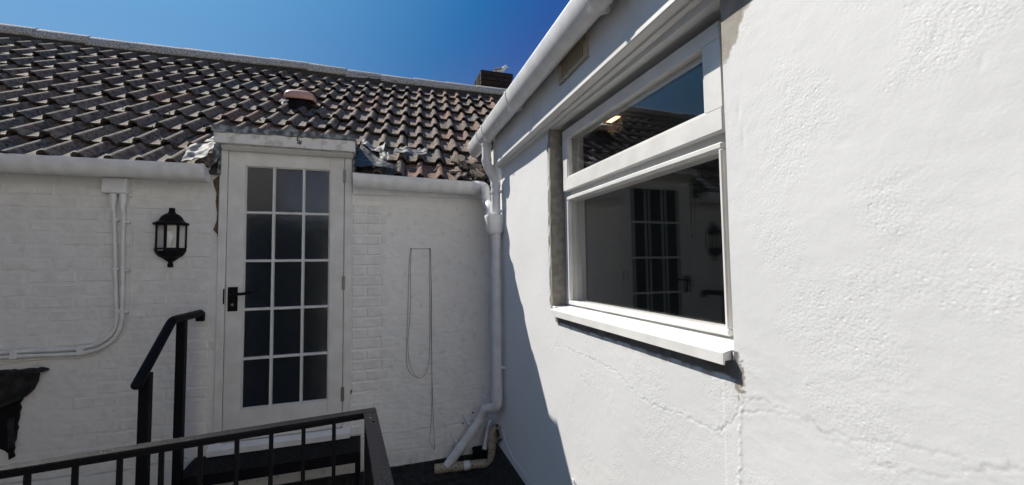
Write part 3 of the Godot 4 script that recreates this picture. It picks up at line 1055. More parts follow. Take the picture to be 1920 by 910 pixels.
# a crumpled sheet with thickness over a four cornered patch
func crumple(st: SurfaceTool, q: Array, amp: float, thick: float, seed_: int, roll := 0.0) -> void:
	var nz := FastNoiseLite.new()
	nz.seed = seed_
	nz.frequency = 1.1
	nz.fractal_octaves = 2
	var n := 18
	var up: Vector3 = (q[1] - q[0]).cross(q[3] - q[0]).normalized()
	if up.y < 0:
		up = -up
	var top := []
	for j in n + 1:
		for i in n + 1:
			var s := float(i) / n
			var t := float(j) / n
			var p: Vector3 = q[0].lerp(q[1], s).lerp(q[3].lerp(q[2], s), t)
			p += up * nz.get_noise_2d(s * 1.6, t * 1.6) * amp * 1.4
			p += up * roll * pow(maxf(sin(p.x / PITCH * TAU + 2.6), 0.0), 1.5) * (1.0 - 0.5 * t)
			p += (q[1] - q[0]) * nz.get_noise_2d(t * 2.0, 9.0 + s) * 0.015 + (q[3] - q[0]) * nz.get_noise_2d(s * 2.0, 19.0 + t) * 0.03
			top.append(p)
	st.set_smooth_group(1)
	for j in n:
		for i in n:
			var a := j * (n + 1) + i
			face(st, [top[a], top[a + 1], top[a + n + 2], top[a + n + 1]], up)
			face(st, [top[a] - up * thick, top[a + 1] - up * thick, top[a + n + 2] - up * thick, top[a + n + 1] - up * thick], -up)
	st.set_smooth_group(-1)
	for i in n:
		for e in [[i, i + 1], [n * (n + 1) + i, n * (n + 1) + i + 1], [i * (n + 1), (i + 1) * (n + 1)], [i * (n + 1) + n, (i + 1) * (n + 1) + n]]:
			var a: Vector3 = top[e[0]]
			var b: Vector3 = top[e[1]]
			face(st, [a, b, b - up * thick, a - up * thick], (a + b) * 0.5 - (q[0] + q[2]) * 0.5)

# ------------------------------------------------------------------ the rendered wing with its window
func build_wing() -> void:
	var wing := thing("rendered_wing", Vector3.ZERO, "white rendered wing with a boxed eaves band and an opening window", "building")
	org = Vector3.ZERO
	var z0 := 1.268
	var z1 := 2.417
	var y0 := 0.935
	var y1 := 1.885
	var nz := FastNoiseLite.new()
	nz.seed = 81; nz.frequency = 1.0; nz.fractal_octaves = 4
	var fl := FastNoiseLite.new()
	fl.seed = 82; fl.frequency = 1.0; fl.fractal_octaves = 2
	var cracks := [
		[Vector2(1.30, 0.74), Vector2(1.42, 0.755), Vector2(1.58, 0.752), Vector2(1.72, 0.752), Vector2(1.86, 0.748), Vector2(1.95, 0.715), Vector2(2.01, 0.692), Vector2(2.12, 0.690), Vector2(2.20, 0.703), Vector2(2.26, 0.703), Vector2(2.33, 0.700), Vector2(2.36, 0.712)],
		[Vector2(2.36, 0.712), Vector2(2.40, 0.748), Vector2(2.425, 0.790), Vector2(2.44, 0.822), Vector2(2.51, 0.832), Vector2(2.60, 0.826), Vector2(2.65, 0.806), Vector2(2.72, 0.788), Vector2(2.80, 0.80), Vector2(2.90, 0.862), Vector2(3.0, 0.87)],
		[Vector2(2.42, 0.775), Vector2(2.47, 0.795), Vector2(2.53, 0.815), Vector2(2.60, 0.822)],
		[Vector2(2.62, 0.815), Vector2(2.68, 0.815), Vector2(2.75, 0.835), Vector2(2.85, 0.85)],
		[Vector2(1.57, 0.66), Vector2(1.60, 0.645), Vector2(1.66, 0.63)],
	]
	var bead := [Vector2(2.437, 0.87), Vector2(2.430, 0.80), Vector2(2.424, 0.70), Vector2(2.415, 0.58), Vector2(2.41, 0.30)]
	var nicks := [[1.068, 1.06, 0.004, 0.03], [1.075, 1.12, 0.003, 0.02], [1.635, 0.675, 0.006, 0.004], [2.46, 1.55, 0.005, 0.02], [2.70, 1.40, 0.012, 0.003], [2.62, 1.74, 0.005, 0.003], [2.90, 1.468, 0.003, 0.006], [2.47, 1.48, 0.004, 0.03], [2.78, 1.30, 0.02, 0.004]]
	# Relief is looked up in noise pictures, which is quicker than asking for each point.
	var relief := func(z: float, y: float) -> float:
		var rough := clampf(0.35 + smoothstep(1.5, 2.7, z) * 0.8 + nz.get_noise_2d(z * 2.0, y * 2.0) * 0.8, 0.15, 1.4)
		var d := fl.get_noise_2d(z * 1.3, y * 1.3) * 0.003
		d += nz.get_noise_2d(z * 9.0 + y * 3.0, y * 15.0) * 0.0004 * rough
		var wob := Vector2(z + nz.get_noise_2d(z * 30.0, y * 30.0) * 0.010, y + nz.get_noise_2d(z * 30.0 + 8.0, y * 30.0) * 0.012)
		if y < 0.95 and y > 0.5:
			var best := 9.0
			for c in cracks:
				best = minf(best, seg_dist(wob, c))
			if best < 0.03:
				var side := smoothstep(-0.3, 0.4, nz.get_noise_2d(z * 7.0, 3.0))
				var much := lerpf(0.6, 0.28, smoothstep(2.35, 2.55, z))
				d += (0.0008 * exp(-pow((best - 0.005) / 0.005, 2.0)) * side - 0.0014 * exp(-pow(best / 0.0028, 2.0))) * much
				d += 0.0010 * much * (1.0 - smoothstep(0.0, 0.03, best)) * nz.get_noise_2d(z * 60.0, y * 60.0)
		if absf(z - 2.425) < 0.05 and y < 0.9:
			var b := seg_dist(wob, bead)
			d += 0.0018 * exp(-pow(b / 0.004, 2.0)) * (0.4 + 0.9 * absf(nz.get_noise_2d(4.0, y * 40.0)))
			d += 0.0008 * smoothstep(2.44, 2.41, z)
		for q in nicks:
			if absf(z - q[0]) < 0.06 and absf(y - q[1]) < 0.06:
				d -= 0.0011 * exp(-pow((z - q[0]) / q[2], 2.0) - pow((y - q[1]) / q[3], 2.0))
		# raw edge where the cement round the window was made good
		if z < z0 and z > z0 - 0.045 and y > y0 - 0.01 and y < y1:
			d -= 0.003 * smoothstep(z0 - 0.033 + nz.get_noise_2d(2.0, y * 9.0) * 0.02, z0 - 0.026 + nz.get_noise_2d(2.0, y * 9.0) * 0.02, z)
		return d
	var tint := func(z: float, y: float) -> Color:
		var s := 1.0 + nz.get_noise_2d(z * 1.5, y * 1.5 + 60.0) * 0.035
		var c := Vector3(0.750, 0.762, 0.780) * s
		var raw := 0.0
		if z < z0 + 0.01 and y > y0 - 0.01:
			raw = smoothstep(z0 - 0.033, z0 - 0.027, z + nz.get_noise_2d(2.0, y * 9.0) * 0.022 - 0.004)
		var n := nz.get_noise_2d(z * 12.0, y * 12.0)
		if z > z1 - 0.005:
			var reach := 0.085 * smoothstep(1.64, 1.84, y) + n * 0.022
			raw = maxf(raw, smoothstep(reach + 0.003, reach - 0.004, z - z1) * smoothstep(1.68, 1.72, y + n * 0.05))
			var low := Vector2((z - 2.430) / 0.015, (y - 0.868) / 0.048).length() + nz.get_noise_2d(z * 45.0, y * 45.0) * 0.9
			raw = maxf(raw, 1.0 - smoothstep(0.85, 1.0, low))
		var strip := smoothstep(0.862, 0.866, y + n * 0.006) * smoothstep(1.295, 1.315, z) * (1.0 - smoothstep(2.425, 2.435, z))  # raw cement band, darkened in the outline of the sill's cast shadow
		if y < 0.95 and y > 0.5:
			var wob := Vector2(z + nz.get_noise_2d(z * 30.0, y * 30.0) * 0.010, y + nz.get_noise_2d(z * 30.0 + 8.0, y * 30.0) * 0.012)
			for k in cracks:
				var b := seg_dist(wob, k)
				if b < 0.02:
					c *= 1.0 - 0.16 * exp(-pow(b / 0.0028, 2.0)) * clampf(0.4 + nz.get_noise_2d(z * 9.0, y * 9.0) * 2.0, 0.0, 1.0)
		var stain := 0.0
		if y < y0 and z > 1.25 and z < 2.47:
			stain = smoothstep(0.835, 0.862, y) * smoothstep(2.435, 2.405, z) * smoothstep(1.27, 1.30, z) * smoothstep(0.05, 0.5, n + 0.12)
		c = c.lerp(Vector3(0.31, 0.285, 0.25) * (1.0 + n * 0.4), clampf(raw, 0.0, 1.0))
		c = c.lerp(Vector3(0.42, 0.38, 0.30), clampf(stain * 0.7, 0.0, 1.0))
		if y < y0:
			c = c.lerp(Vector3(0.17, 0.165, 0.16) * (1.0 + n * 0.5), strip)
		return Color(c.x, c.y, c.z)
	var holes := [Rect2(z0, y0, z1 - z0, y1 - y0)]
	var wall := obj("wall", wing_core(z0, z1, y0, y1), M.room_light, wing)
	relief_wall("render_face", wall, M.render, Vector3.ZERO, Vector3.BACK, Vector3.UP, Vector3.LEFT, Vector2(-0.02, -0.6), Vector2(3.5, 1.96), 0.009, relief, tint, holes, [Rect2(1.22, 0.50, 1.80, 0.46), 0.0036])
	var plain := func(_z: float, _y: float) -> Color: return Color(0.750, 0.762, 0.780)
	var calm := func(z: float, y: float) -> float: return fl.get_noise_2d(z * 1.3, y * 1.3) * 0.006
	relief_wall("render_face", wall, M.render, Vector3.ZERO, Vector3.BACK, Vector3.UP, Vector3.LEFT, Vector2(3.5, -0.6), Vector2(4.4, 1.96), 0.03, calm, plain)
	# cement reveals
	var st := new_st()
	var rev := PackedVector2Array()
	for k in 25:
		var y := lerpf(y0 - 0.005, y1 + 0.01, k / 24.0)
		rev.append(Vector2(y, z0 + nz.get_noise_2d(2.0, y * 14.0) * 0.007 + 0.003))
	rev.append(Vector2(y1 + 0.01, z0 - 0.02))
	rev.append(Vector2(y0 - 0.005, z0 - 0.02))
	prism(st, rev, Vector3(0.0015, 0, 0), Vector3.UP, Vector3.BACK, Vector3(0.10, 0, 0))
	obj("cement_reveal", st, M.cement, wall)
	st = new_st()
	span(st, Vector3(0.003, y0 + 0.01, z1), Vector3(0.09, y1, z1 + 0.02), 0.0)
	obj("cement_reveal", st, M.cement, wall)
	build_band(wing)
	build_window(wing, z0, z1)
	build_room(wing)

func wing_core(z0: float, z1: float, y0: float, y1: float) -> SurfaceTool:
	var st := new_st()
	var x0 := 0.012
	var x1 := 0.215
	span(st, Vector3(x0, -3.2, -0.02), Vector3(x1, 2.10, z0 - 0.02), 0.0)
	span(st, Vector3(x0, -3.2, z1 + 0.02), Vector3(x1, 2.10, 4.345), 0.0)
	span(st, Vector3(x0, -3.2, z0 - 0.02), Vector3(x1, y0 - 0.01, z1 + 0.02), 0.0)
	span(st, Vector3(x0, y1 + 0.01, z0 - 0.02), Vector3(x1, 2.10, z1 + 0.02), 0.0)
	return st

func build_band(wing: Node3D) -> void:
	# boxed eaves: a plain band that stands out from the wall, a fraction higher towards the viewer
	org = Vector3.ZERO
	var rise := 0.018
	var st := new_st()
	var q := Basis(Vector3.RIGHT, -atan(rise))
	var zc := 2.42
	var yc := 2.03 + rise * zc - 0.003
	box(st, Vector3(-0.026, yc, zc), Vector3(0.078, 0.30, 4.06), 0.004, q)
	obj("eaves_band", st, M.band, wing)
	st = new_st()
	box(st, Vector3(0.035, 1.874 + rise * zc, zc), Vector3(0.122, 0.014, 4.058), 0.002, q)
	obj("soffit", st, M.band, wing)
	# cove against the wall
	st = new_st()
	var cove := PackedVector2Array([Vector2(0.0, 0.0), Vector2(-0.03, 0.0), Vector2(-0.018, -0.006), Vector2(-0.008, -0.016), Vector2(0.0, -0.035)])
	prism(st, cove, Vector3(0.004, 1.8805 + rise * 0.4, 0.39), Vector3.RIGHT, Vector3.UP, Vector3(0, rise * 0.87, 0.87), true)
	obj("cove", st, M.band, wing)
	# wing roof slab
	st = new_st()
	span(st, Vector3(-0.06, 2.20, -0.05), Vector3(4.0, 2.30, 4.45), 0.01)
	obj("roof", st, M.felt, wing)
	# air vent in the band
	var av := group_part("air_vent", wing, "beige slotted air vent")
	var base := Vector3(-0.0695, 2.058, 1.687)
	st = new_st()
	var w := 0.272
	var h := 0.112
	var n := 11
	var slot := 0.0105
	var pitch := 0.0195
	for s in [-1.0, 1.0]:
		box(st, base + q * Vector3(0, s * (h * 0.5 - 0.010), 0), Vector3(0.010, 0.020, w), 0.002, q)
		box(st, base + q * Vector3(0, 0, s * (w * 0.5 - 0.017)), Vector3(0.0098, h - 0.04, 0.034), 0.0, q)
	obj("frame", st, M.vent, av)
	for k in n - 1:
		st = new_st()
		var zz := (k - (n - 2) * 0.5) * pitch
		box(st, base + q * Vector3(-0.0003, 0, zz), Vector3(0.0092, h - 0.04, pitch - slot), 0.001, q)
		obj("slat", st, M.vent, av)
	st = new_st()
	box(st, base + q * Vector3(0.0027, 0, 0), Vector3(0.0015, h - 0.04, w - 0.068), 0.0, q)
	obj("backing", st, M.hole, av)

func build_window(wing: Node3D, z0: float, z1: float) -> void:
	org = Vector3.ZERO
	var win := group_part("window", wing, "white window with an opening top light over a fixed pane")
	var fx := 0.080
	var st := new_st()
	# outer frame
	span(st, Vector3(fx, 0.945, z0 + 0.003), Vector3(fx + 0.06, 1.872, z0 + 0.078), 0.003)
	span(st, Vector3(fx, 0.945, z1 - 0.078), Vector3(fx + 0.06, 1.872, z1 - 0.001), 0.003)
	span(st, Vector3(fx, 1.825, z0 + 0.078), Vector3(fx + 0.06, 1.872, z1 - 0.078), 0.003)
	span(st, Vector3(fx, 1.490, z0 + 0.078), Vector3(fx + 0.06, 1.565, z1 - 0.078), 0.003)
	span(st, Vector3(fx, 0.945, z0 + 0.078), Vector3(fx + 0.06, 0.972, z1 - 0.078), 0.003)
	obj("frame", st, M.upvc, win)
	# bead round the fixed pane
	st = new_st()
	var bz0 := 1.338
	var bz1 := 2.345
	for b in [[Vector3(0.060, 1.492, bz0), Vector3(fx + 0.002, 1.512, bz1)], [Vector3(0.060, 0.955, bz0), Vector3(fx + 0.002, 0.975, bz1)], [Vector3(0.060, 0.975, bz0), Vector3(fx + 0.002, 1.492, bz0 + 0.018)], [Vector3(0.060, 0.975, bz1 - 0.014), Vector3(fx + 0.002, 1.492, bz1)]]:
		span(st, b[0], b[1], 0.004)
	obj("glazing_bead", st, M.upvc, win)
	st = new_st()
	span(st, Vector3(0.086, 0.970, z0 + 0.05), Vector3(0.108, 1.50, z1 - 0.05), 0.0)
	obj("pane", st, M.glass, win)
	# top-hung sash, proud of the frame
	var sx := 0.050
	var s0 := 1.322
	var s1 := 2.362
	var sb := 1.540
	var sy := 1.862
	st = new_st()
	span(st, Vector3(sx, sb, s0), Vector3(fx - 0.001, sb + 0.068, s1), 0.003)
	span(st, Vector3(sx, sy - 0.052, s0), Vector3(fx - 0.001, sy, s1), 0.003)
	span(st, Vector3(sx + 0.0005, sb + 0.068, s0), Vector3(fx - 0.001, sy - 0.052, s0 + 0.050), 0.0)
	span(st, Vector3(sx + 0.0005, sb + 0.068, s1 - 0.062), Vector3(fx - 0.001, sy - 0.052, s1), 0.0)
	# inner bead
	span(st, Vector3(sx + 0.004, sb + 0.068, s0 + 0.050), Vector3(fx, sb + 0.074, s1 - 0.062), 0.001)
	span(st, Vector3(sx + 0.004, sb + 0.074, s1 - 0.070), Vector3(fx, sy - 0.052, s1 - 0.0622), 0.001)
	span(st, Vector3(sx + 0.004, sb + 0.074, s0 + 0.0502), Vector3(fx, sy - 0.052, s0 + 0.058), 0.001)
	obj("sash_frame", st, M.upvc, win)
	st = new_st()
	span(st, Vector3(0.074, sb + 0.06, s0 + 0.045), Vector3(0.092, sy - 0.045, s1 - 0.055), 0.0)
	obj("pane", st, M.glass, win)
	# head bead under the soffit
	st = new_st()
	var q := Basis(Vector3.RIGHT, -0.018)
	box(st, Vector3(0.058, 1.890 + 0.018 * 1.85, 1.850), Vector3(0.040, 0.040, 1.150), 0.010, q)
	obj("head_trim", st, M.upvc, win)
	# sill: sloping top, square front, one rounded end
	st = new_st()
	prism(st, PackedVector2Array([Vector2(0.082, 0.948), Vector2(-0.020, 0.9305), Vector2(-0.027, 0.928), Vector2(-0.0275, 0.898), Vector2(-0.022, 0.8975), Vector2(-0.020, 0.908), Vector2(0.082, 0.912)]), Vector3(0, 0, 1.306), Vector3.RIGHT, Vector3.UP, Vector3(0, 0, 1.101))
	span(st, Vector3(-0.002, 0.904, 1.270), Vector3(0.08, 0.942, 1.306), 0.004)
	span(st, Vector3(0.0, 0.904, 2.407), Vector3(0.08, 0.936, 2.422), 0.006)
	obj("sill", st, M.upvc, win)

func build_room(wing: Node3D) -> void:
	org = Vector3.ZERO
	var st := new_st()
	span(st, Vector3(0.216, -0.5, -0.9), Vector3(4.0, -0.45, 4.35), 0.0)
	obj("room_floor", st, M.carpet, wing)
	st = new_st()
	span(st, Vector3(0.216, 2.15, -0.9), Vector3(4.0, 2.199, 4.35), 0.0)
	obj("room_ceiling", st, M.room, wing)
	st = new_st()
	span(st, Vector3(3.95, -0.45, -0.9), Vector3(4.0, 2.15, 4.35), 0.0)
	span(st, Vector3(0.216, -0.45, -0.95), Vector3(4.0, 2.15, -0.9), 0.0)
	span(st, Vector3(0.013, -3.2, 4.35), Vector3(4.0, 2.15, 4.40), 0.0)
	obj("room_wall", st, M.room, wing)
	# a ceiling lamp that is on
	var lamp := thing("ceiling_lamp", Vector3(0.585, 2.15, 0.93), "lit flat ceiling lamp seen through the top window pane", "lamp")
	st = new_st()
	box(st, Vector3(0.585, 2.138, 0.93), Vector3(0.13, 0.022, 0.13), 0.006)
	obj("lamp_rim", st, M.upvc, lamp)
	st = new_st()
	box(st, Vector3(0.585, 2.124, 0.93), Vector3(0.11, 0.006, 0.11), 0.002)
	var glow := mat(lin(0.8, 0.6, 0.4), 0.5)
	glow.emission_enabled = true
	glow.emission = lin(1.0, 0.66, 0.40)
	glow.emission_energy_multiplier = 1.1
	obj("lamp_diffuser", st, glow, lamp)
	var l := OmniLight3D.new()
	l.name = "lamp_light"
	l.position = Vector3(0, -0.06, 0)
	l.light_energy = 0.015
	l.light_color = Color(1.0, 0.82, 0.62)
	l.light_size = 0.06
	l.omni_range = 6.0
	l.omni_attenuation = 2.0
	l.shadow_enabled = true
	lamp.add_child(l)

# ------------------------------------------------------------------ gutters
func build_gutters() -> void:
	var st: SurfaceTool
	# long gutter of the left eaves
	var g := thing("gutter", Vector3(-4.0, 1.74, 0.10), "long white plastic gutter under the tiles left of the door", "gutter", "white plastic gutters")
	st = new_st()
	prism(st, trough(0.060, 0.092, 0.004), Vector3(-6.0, 1.822, 0.101), Vector3.BACK, Vector3.UP, Vector3(4.055, 0.006, 0), true)
	obj("channel", st, M.pvc, g)
	st = new_st()
	prism(st, PackedVector2Array(solid_trough(0.0625, 0.095)), Vector3(-1.962, 1.829, 0.101), Vector3.BACK, Vector3.UP, Vector3(0.020, 0, 0), true)
	obj("stop_end", st, M.pvc, g)
	for x in [-3.02, -2.68]:
		st = new_st()
		prism(st, trough(0.0635, 0.0955, 0.005, 0.010), Vector3(x, 1.8265, 0.101), Vector3.BACK, Vector3.UP, Vector3(0.05, 0, 0), true)
		obj("union_bracket", st, M.pvc, g)
	# short gutter right of the door, falling to its outlet in the corner
	g = thing("gutter", Vector3(-0.55, 1.73, 0.10), "short white plastic gutter between the door and the corner, with fascia below", "gutter", "white plastic gutters")
	st = new_st()
	prism(st, trough(0.060, 0.088, 0.004), Vector3(-1.040, 1.826, 0.101), Vector3.BACK, Vector3.UP, Vector3(0.93, -0.020, 0), true)
	obj("channel", st, M.pvc, g)
	st = new_st()
	prism(st, PackedVector2Array(solid_trough(0.0625, 0.091)), Vector3(-1.046, 1.826, 0.101), Vector3.BACK, Vector3.UP, Vector3(0.016, 0, 0), true)
	obj("stop_end", st, M.pvc, g)
	for x in [-1.022, -0.165]:
		st = new_st()
		prism(st, trough(0.0640, 0.092, 0.005, 0.010), Vector3(x, 1.8255 - (x + 1.04) * 0.0215, 0.101), Vector3.BACK, Vector3.UP, Vector3(0.014, 0, 0), true)
		obj("union_bracket", st, M.pvc, g)
	# the wing's gutter, coming towards the viewer
	g = thing("gutter", Vector3(-0.12, 2.05, 2.5), "white half round gutter along the eaves of the rendered wing", "gutter", "white plastic gutters")
	var fall := 0.018
	st = new_st()
	prism(st, trough(0.056, 0.098, 0.004), Vector3(-0.123, 2.135, 0.06), Vector3.RIGHT, Vector3.UP, Vector3(0, fall * 4.4, 4.4), true)
	obj("channel", st, M.pvc, g)
	st = new_st()
	prism(st, PackedVector2Array(solid_trough(0.0585, 0.101)), Vector3(-0.123, 2.135, 0.048), Vector3.RIGHT, Vector3.UP, Vector3(0, 0, 0.03), true)
	obj("stop_end", st, M.pvc, g)
	for z in [0.33, 0.47, 1.04, 1.98, 2.9]:
		var bk := group_part("bracket", g)
		st = new_st()
		prism(st, trough(0.0600, 0.102, 0.005, 0.011), Vector3(-0.123, 2.135 + fall * (z - 0.06), z), Vector3.RIGHT, Vector3.UP, Vector3(0, 0, 0.022 if z > 0.4 else 0.016), true)
		obj("strap", st, M.pvc, bk)
		if z > 0.4:
			st = new_st()
			span(st, Vector3(-0.0675, 2.060 + fall * z, z - 0.004), Vector3(-0.050, 2.135 + fall * z, z + 0.028), 0.002)
			prism(st, PackedVector2Array([Vector2(-0.005, -0.055), Vector2(0.05, -0.055), Vector2(0.05, -0.085), Vector2(0.03, -0.092), Vector2(-0.04, -0.100)]), Vector3(-0.123, 2.135 + fall * (z - 0.06), z + 0.004), Vector3.RIGHT, Vector3.UP, Vector3(0, 0, 0.016))
			obj("bracket_plate", st, M.pvc, bk)

func solid_trough(hw: float, dp: float) -> Array:
	var p := [Vector2(-hw, 0.009)]
	for k in 15:
		var a := PI + PI * k / 14.0
		p.append(Vector2(cos(a) * hw, sin(a) * dp))
	p.append(Vector2(hw, 0.009))
	return p

# ------------------------------------------------------------------ pipes in the corner
func build_pipes() -> void:
	var st: SurfaceTool
	var px := -0.047
	var pz := 0.385
	# swan neck from the wing's gutter
	var n := thing("swan_neck_pipe", Vector3(px, 1.50, pz), "white swan neck pipe from the wing gutter down into the hopper", "downpipe", "white rainwater pipes")
	st = new_st()
	var path := rounded([Vector3(-0.115, 2.08, pz + 0.005), Vector3(-0.116, 1.895, pz + 0.005), Vector3(px, 1.790, pz), Vector3(px, 1.50, pz)], 0.045, 6)
	tube(st, path, 0.034, 18)
	obj("pipe", st, M.pvc, n)
	for c in [[Vector3(-0.1155, 1.945, pz + 0.005), Vector3(-0.1155, 1.922, pz + 0.005)], [Vector3(-0.1155, 2.062, pz + 0.005), Vector3(-0.1155, 2.035, pz + 0.005)], [Vector3(-0.095, 1.862, pz + 0.003), Vector3(-0.082, 1.846, pz + 0.003)], [Vector3(px, 1.735, pz), Vector3(px, 1.775, pz)]]:
		st = new_st()
		tube(st, c, 0.0372, 18)
		obj("socket", st, M.pvc, n)
	for y in [1.697, 1.552]:
		st = new_st()
		tube(st, [Vector3(px, y - 0.009, pz), Vector3(px, y + 0.009, pz)], 0.0385, 18)
		box(st, Vector3(-0.018, y, pz + 0.030), Vector3(0.034, 0.018, 0.030), 0.003)
		obj("pipe_clip", st, M.pvc, n)
	# outlet and bend of the short gutter
	n = thing("gutter_outlet_pipe", Vector3(-0.07, 1.55, 0.30), "short white bend from the right gutter end down into the hopper", "downpipe", "white rainwater pipes")
	st = new_st()
	path = rounded([Vector3(-0.16, 1.782, 0.115), Vector3(-0.10, 1.782, 0.150), Vector3(-0.073, 1.765, 0.190), Vector3(-0.072, 1.66, 0.200), Vector3(-0.075, 1.59, 0.315), Vector3(-0.075, 1.50, 0.33)], 0.05, 6)
	tube(st, path, [0.046, 0.046, 0.046, 0.045, 0.044, 0.043, 0.042, 0.040, 0.039, 0.038, 0.037, 0.036, 0.035, 0.034, 0.034, 0.034, 0.034, 0.034, 0.034, 0.034, 0.034, 0.034, 0.034, 0.034, 0.034, 0.034, 0.034, 0.034, 0.034, 0.034], 16)
	obj("pipe", st, M.pvc, n)
	for y in [1.69, 1.655]:
		st = new_st()
		tube(st, [Vector3(-0.0725, y + 0.009, 0.198), Vector3(-0.0725, y - 0.009, 0.199)], 0.0385, 16)
		obj("socket", st, M.pvc, n)
	# main downpipe with hopper head
	n = thing("downpipe", Vector3(px, FLOOR, pz), "white downpipe with hopper head in the corner, bending diagonally at its foot", "downpipe", "white rainwater pipes")
	st = new_st()
	prism_loft(st, [[1.525, 0.068, 0.060], [1.515, 0.071, 0.063], [1.500, 0.070, 0.062], [1.418, 0.061, 0.055], [1.392, 0.052, 0.047], [1.384, 0.040, 0.040]], Vector3(px - 0.012, 0, pz - 0.005))
	obj("hopper_head", st, M.pvc, n)
	st = new_st()
	path = rounded([Vector3(px, 1.39, pz), Vector3(px, 0.135, pz), Vector3(-0.082, 0.068, 0.19), Vector3(-0.115, -0.035, 0.135), Vector3(-0.385, -0.362, 0.115)], 0.06, 6)
	tube(st, path, 0.034, 18)
	obj("pipe", st, M.pvc, n)
	for c in [[Vector3(px, 1.386, pz), Vector3(px, 1.352, pz)], [Vector3(px, 0.272, pz), Vector3(px, 0.215, pz)], [Vector3(-0.158, -0.087, 0.132), Vector3(-0.187, -0.122, 0.130)], [Vector3(-0.078, 0.076, 0.215), Vector3(-0.086, 0.060, 0.175)]]:
		st = new_st()
		tube(st, c, 0.0372, 18)
		obj("socket", st, M.pvc, n)
	st = new_st()
	tube(st, [Vector3(px, 0.412, pz), Vector3(px, 0.432, pz)], 0.0380, 18)
	box(st, Vector3(-0.016, 0.422, pz + 0.028), Vector3(0.034, 0.018, 0.03), 0.003)
	obj("pipe_clip", st, M.pvc, n)
	for c in [Vector3(-0.172, -0.10, 0.131), Vector3(-0.272, -0.225, 0.123)]:
		st = new_st()
		var d := Vector3(-0.27, -0.327, -0.02).normalized()
		tube(st, [c - d * 0.009, c + d * 0.009], 0.0385, 16)
		bar(st, c + Vector3(-0.02, 0.03, -0.03), Vector3(c.x - 0.045, c.y + 0.075, 0.008), 0.016, 0.008)
		obj("pipe_clip", st, M.pvc, n)
	# small overflow pipe and the old cream soil pipe along the floor
	n = thing("overflow_pipe", Vector3(-0.09, -0.26, 0.14), "short thin white overflow pipe ending above the cream pipe", "pipe")
	st = new_st()
	tube(st, rounded([Vector3(-0.03, -0.06, 0.10), Vector3(-0.058, -0.12, 0.14), Vector3(-0.086, -0.226, 0.155)], 0.02), 0.017, 12)
	obj("pipe", st, M.pvc, n)
	st = new_st()
	tube(st, [Vector3(-0.083, -0.214, 0.154), Vector3(-0.0905, -0.244, 0.157)], 0.0205, 12)
	obj("pipe_end", st, M.pvc, n)
	n = thing("waste_pipe", Vector3(-0.25, FLOOR, 0.12), "cracked cream painted pipe lying along the foot of the back wall", "pipe")
	st = new_st()
	tube(st, rounded([Vector3(-0.462, -0.357, 0.105), Vector3(-0.12, -0.345, 0.165), Vector3(-0.058, -0.335, 0.205), Vector3(-0.052, -0.26, 0.228), Vector3(-0.043, -0.06, 0.225)], 0.035, 6), 0.031, 16)
	obj("pipe", st, M.cream, n)
	for c in [[Vector3(-0.462, -0.357, 0.105), Vector3(-0.375, -0.354, 0.120)], [Vector3(-0.335, -0.3525, 0.127), Vector3(-0.262, -0.350, 0.140)], [Vector3(-0.05, -0.205, 0.2285), Vector3(-0.0485, -0.165, 0.2275)]]:
		st = new_st()
		tube(st, c, 0.0345, 16)
		obj("pipe_collar", st, M.cream, n)
	st = new_st()
	tube(st, [Vector3(-0.248, -0.3495, 0.1425), Vector3(-0.205, -0.348, 0.150)], 0.0335, 16)
	obj("pipe_collar", st, M.pvc, n, "white repair collar on the cream pipe")
	# black gully under the overflow
	n = thing("gully", Vector3(-0.11, FLOOR, 0.10), "small black gully pot in the corner behind the cream pipe", "gully")
	st = new_st()
	prism_loft(st, [[-0.27, 0.055, 0.05], [-0.262, 0.060, 0.055], [-0.30, 0.056, 0.05], [-0.40, 0.05, 0.045]], Vector3(-0.11, 0, 0.105))
	obj("pot", st, M.black, n)
	# cable clipped along the wing's foot
	n = thing("cable", Vector3(-0.006, -0.1, 0.6), "thin white cable running along the foot of the rendered wing", "cable")
	st = new_st()
	tube(st, rounded([Vector3(-0.007, 0.02, 0.338), Vector3(-0.007, -0.022, 0.352), Vector3(-0.007, -0.09, 0.414), Vector3(-0.007, -0.132, 0.60), Vector3(-0.008, -0.124, 0.80), Vector3(-0.008, -0.138, 0.95), Vector3(-0.008, -0.16, 1.4), Vector3(-0.008, -0.17, 2.2)], 0.05), 0.0036, 8)
	obj("flex", st, M.pvc, n)
	for q in [Vector3(-0.009, -0.112, 0.50), Vector3(-0.009, -0.125, 0.78)]:
		st = new_st()
		box(st, q, Vector3(0.010, 0.013, 0.010), 0.002)
		obj("cable_clip", st, M.pvc, n)
	# mortar rubble in the corner
	st = new_st()
	org = Vector3.ZERO
	for i in 22:
		blob(st, Vector3(rng.randf_range(-0.035, -0.006), rng.randf_range(-0.22, -0.03), rng.randf_range(0.25, 0.33)), rng.randf_range(0.006, 0.016))
	var rub := obj("mortar_rubble", st, M.bedding)
	rub.set_meta("kind", "stuff")
	rub.set_meta("label", "crumbled dark mortar in the corner behind the pipes")
	rub.set_meta("category", "rubble")

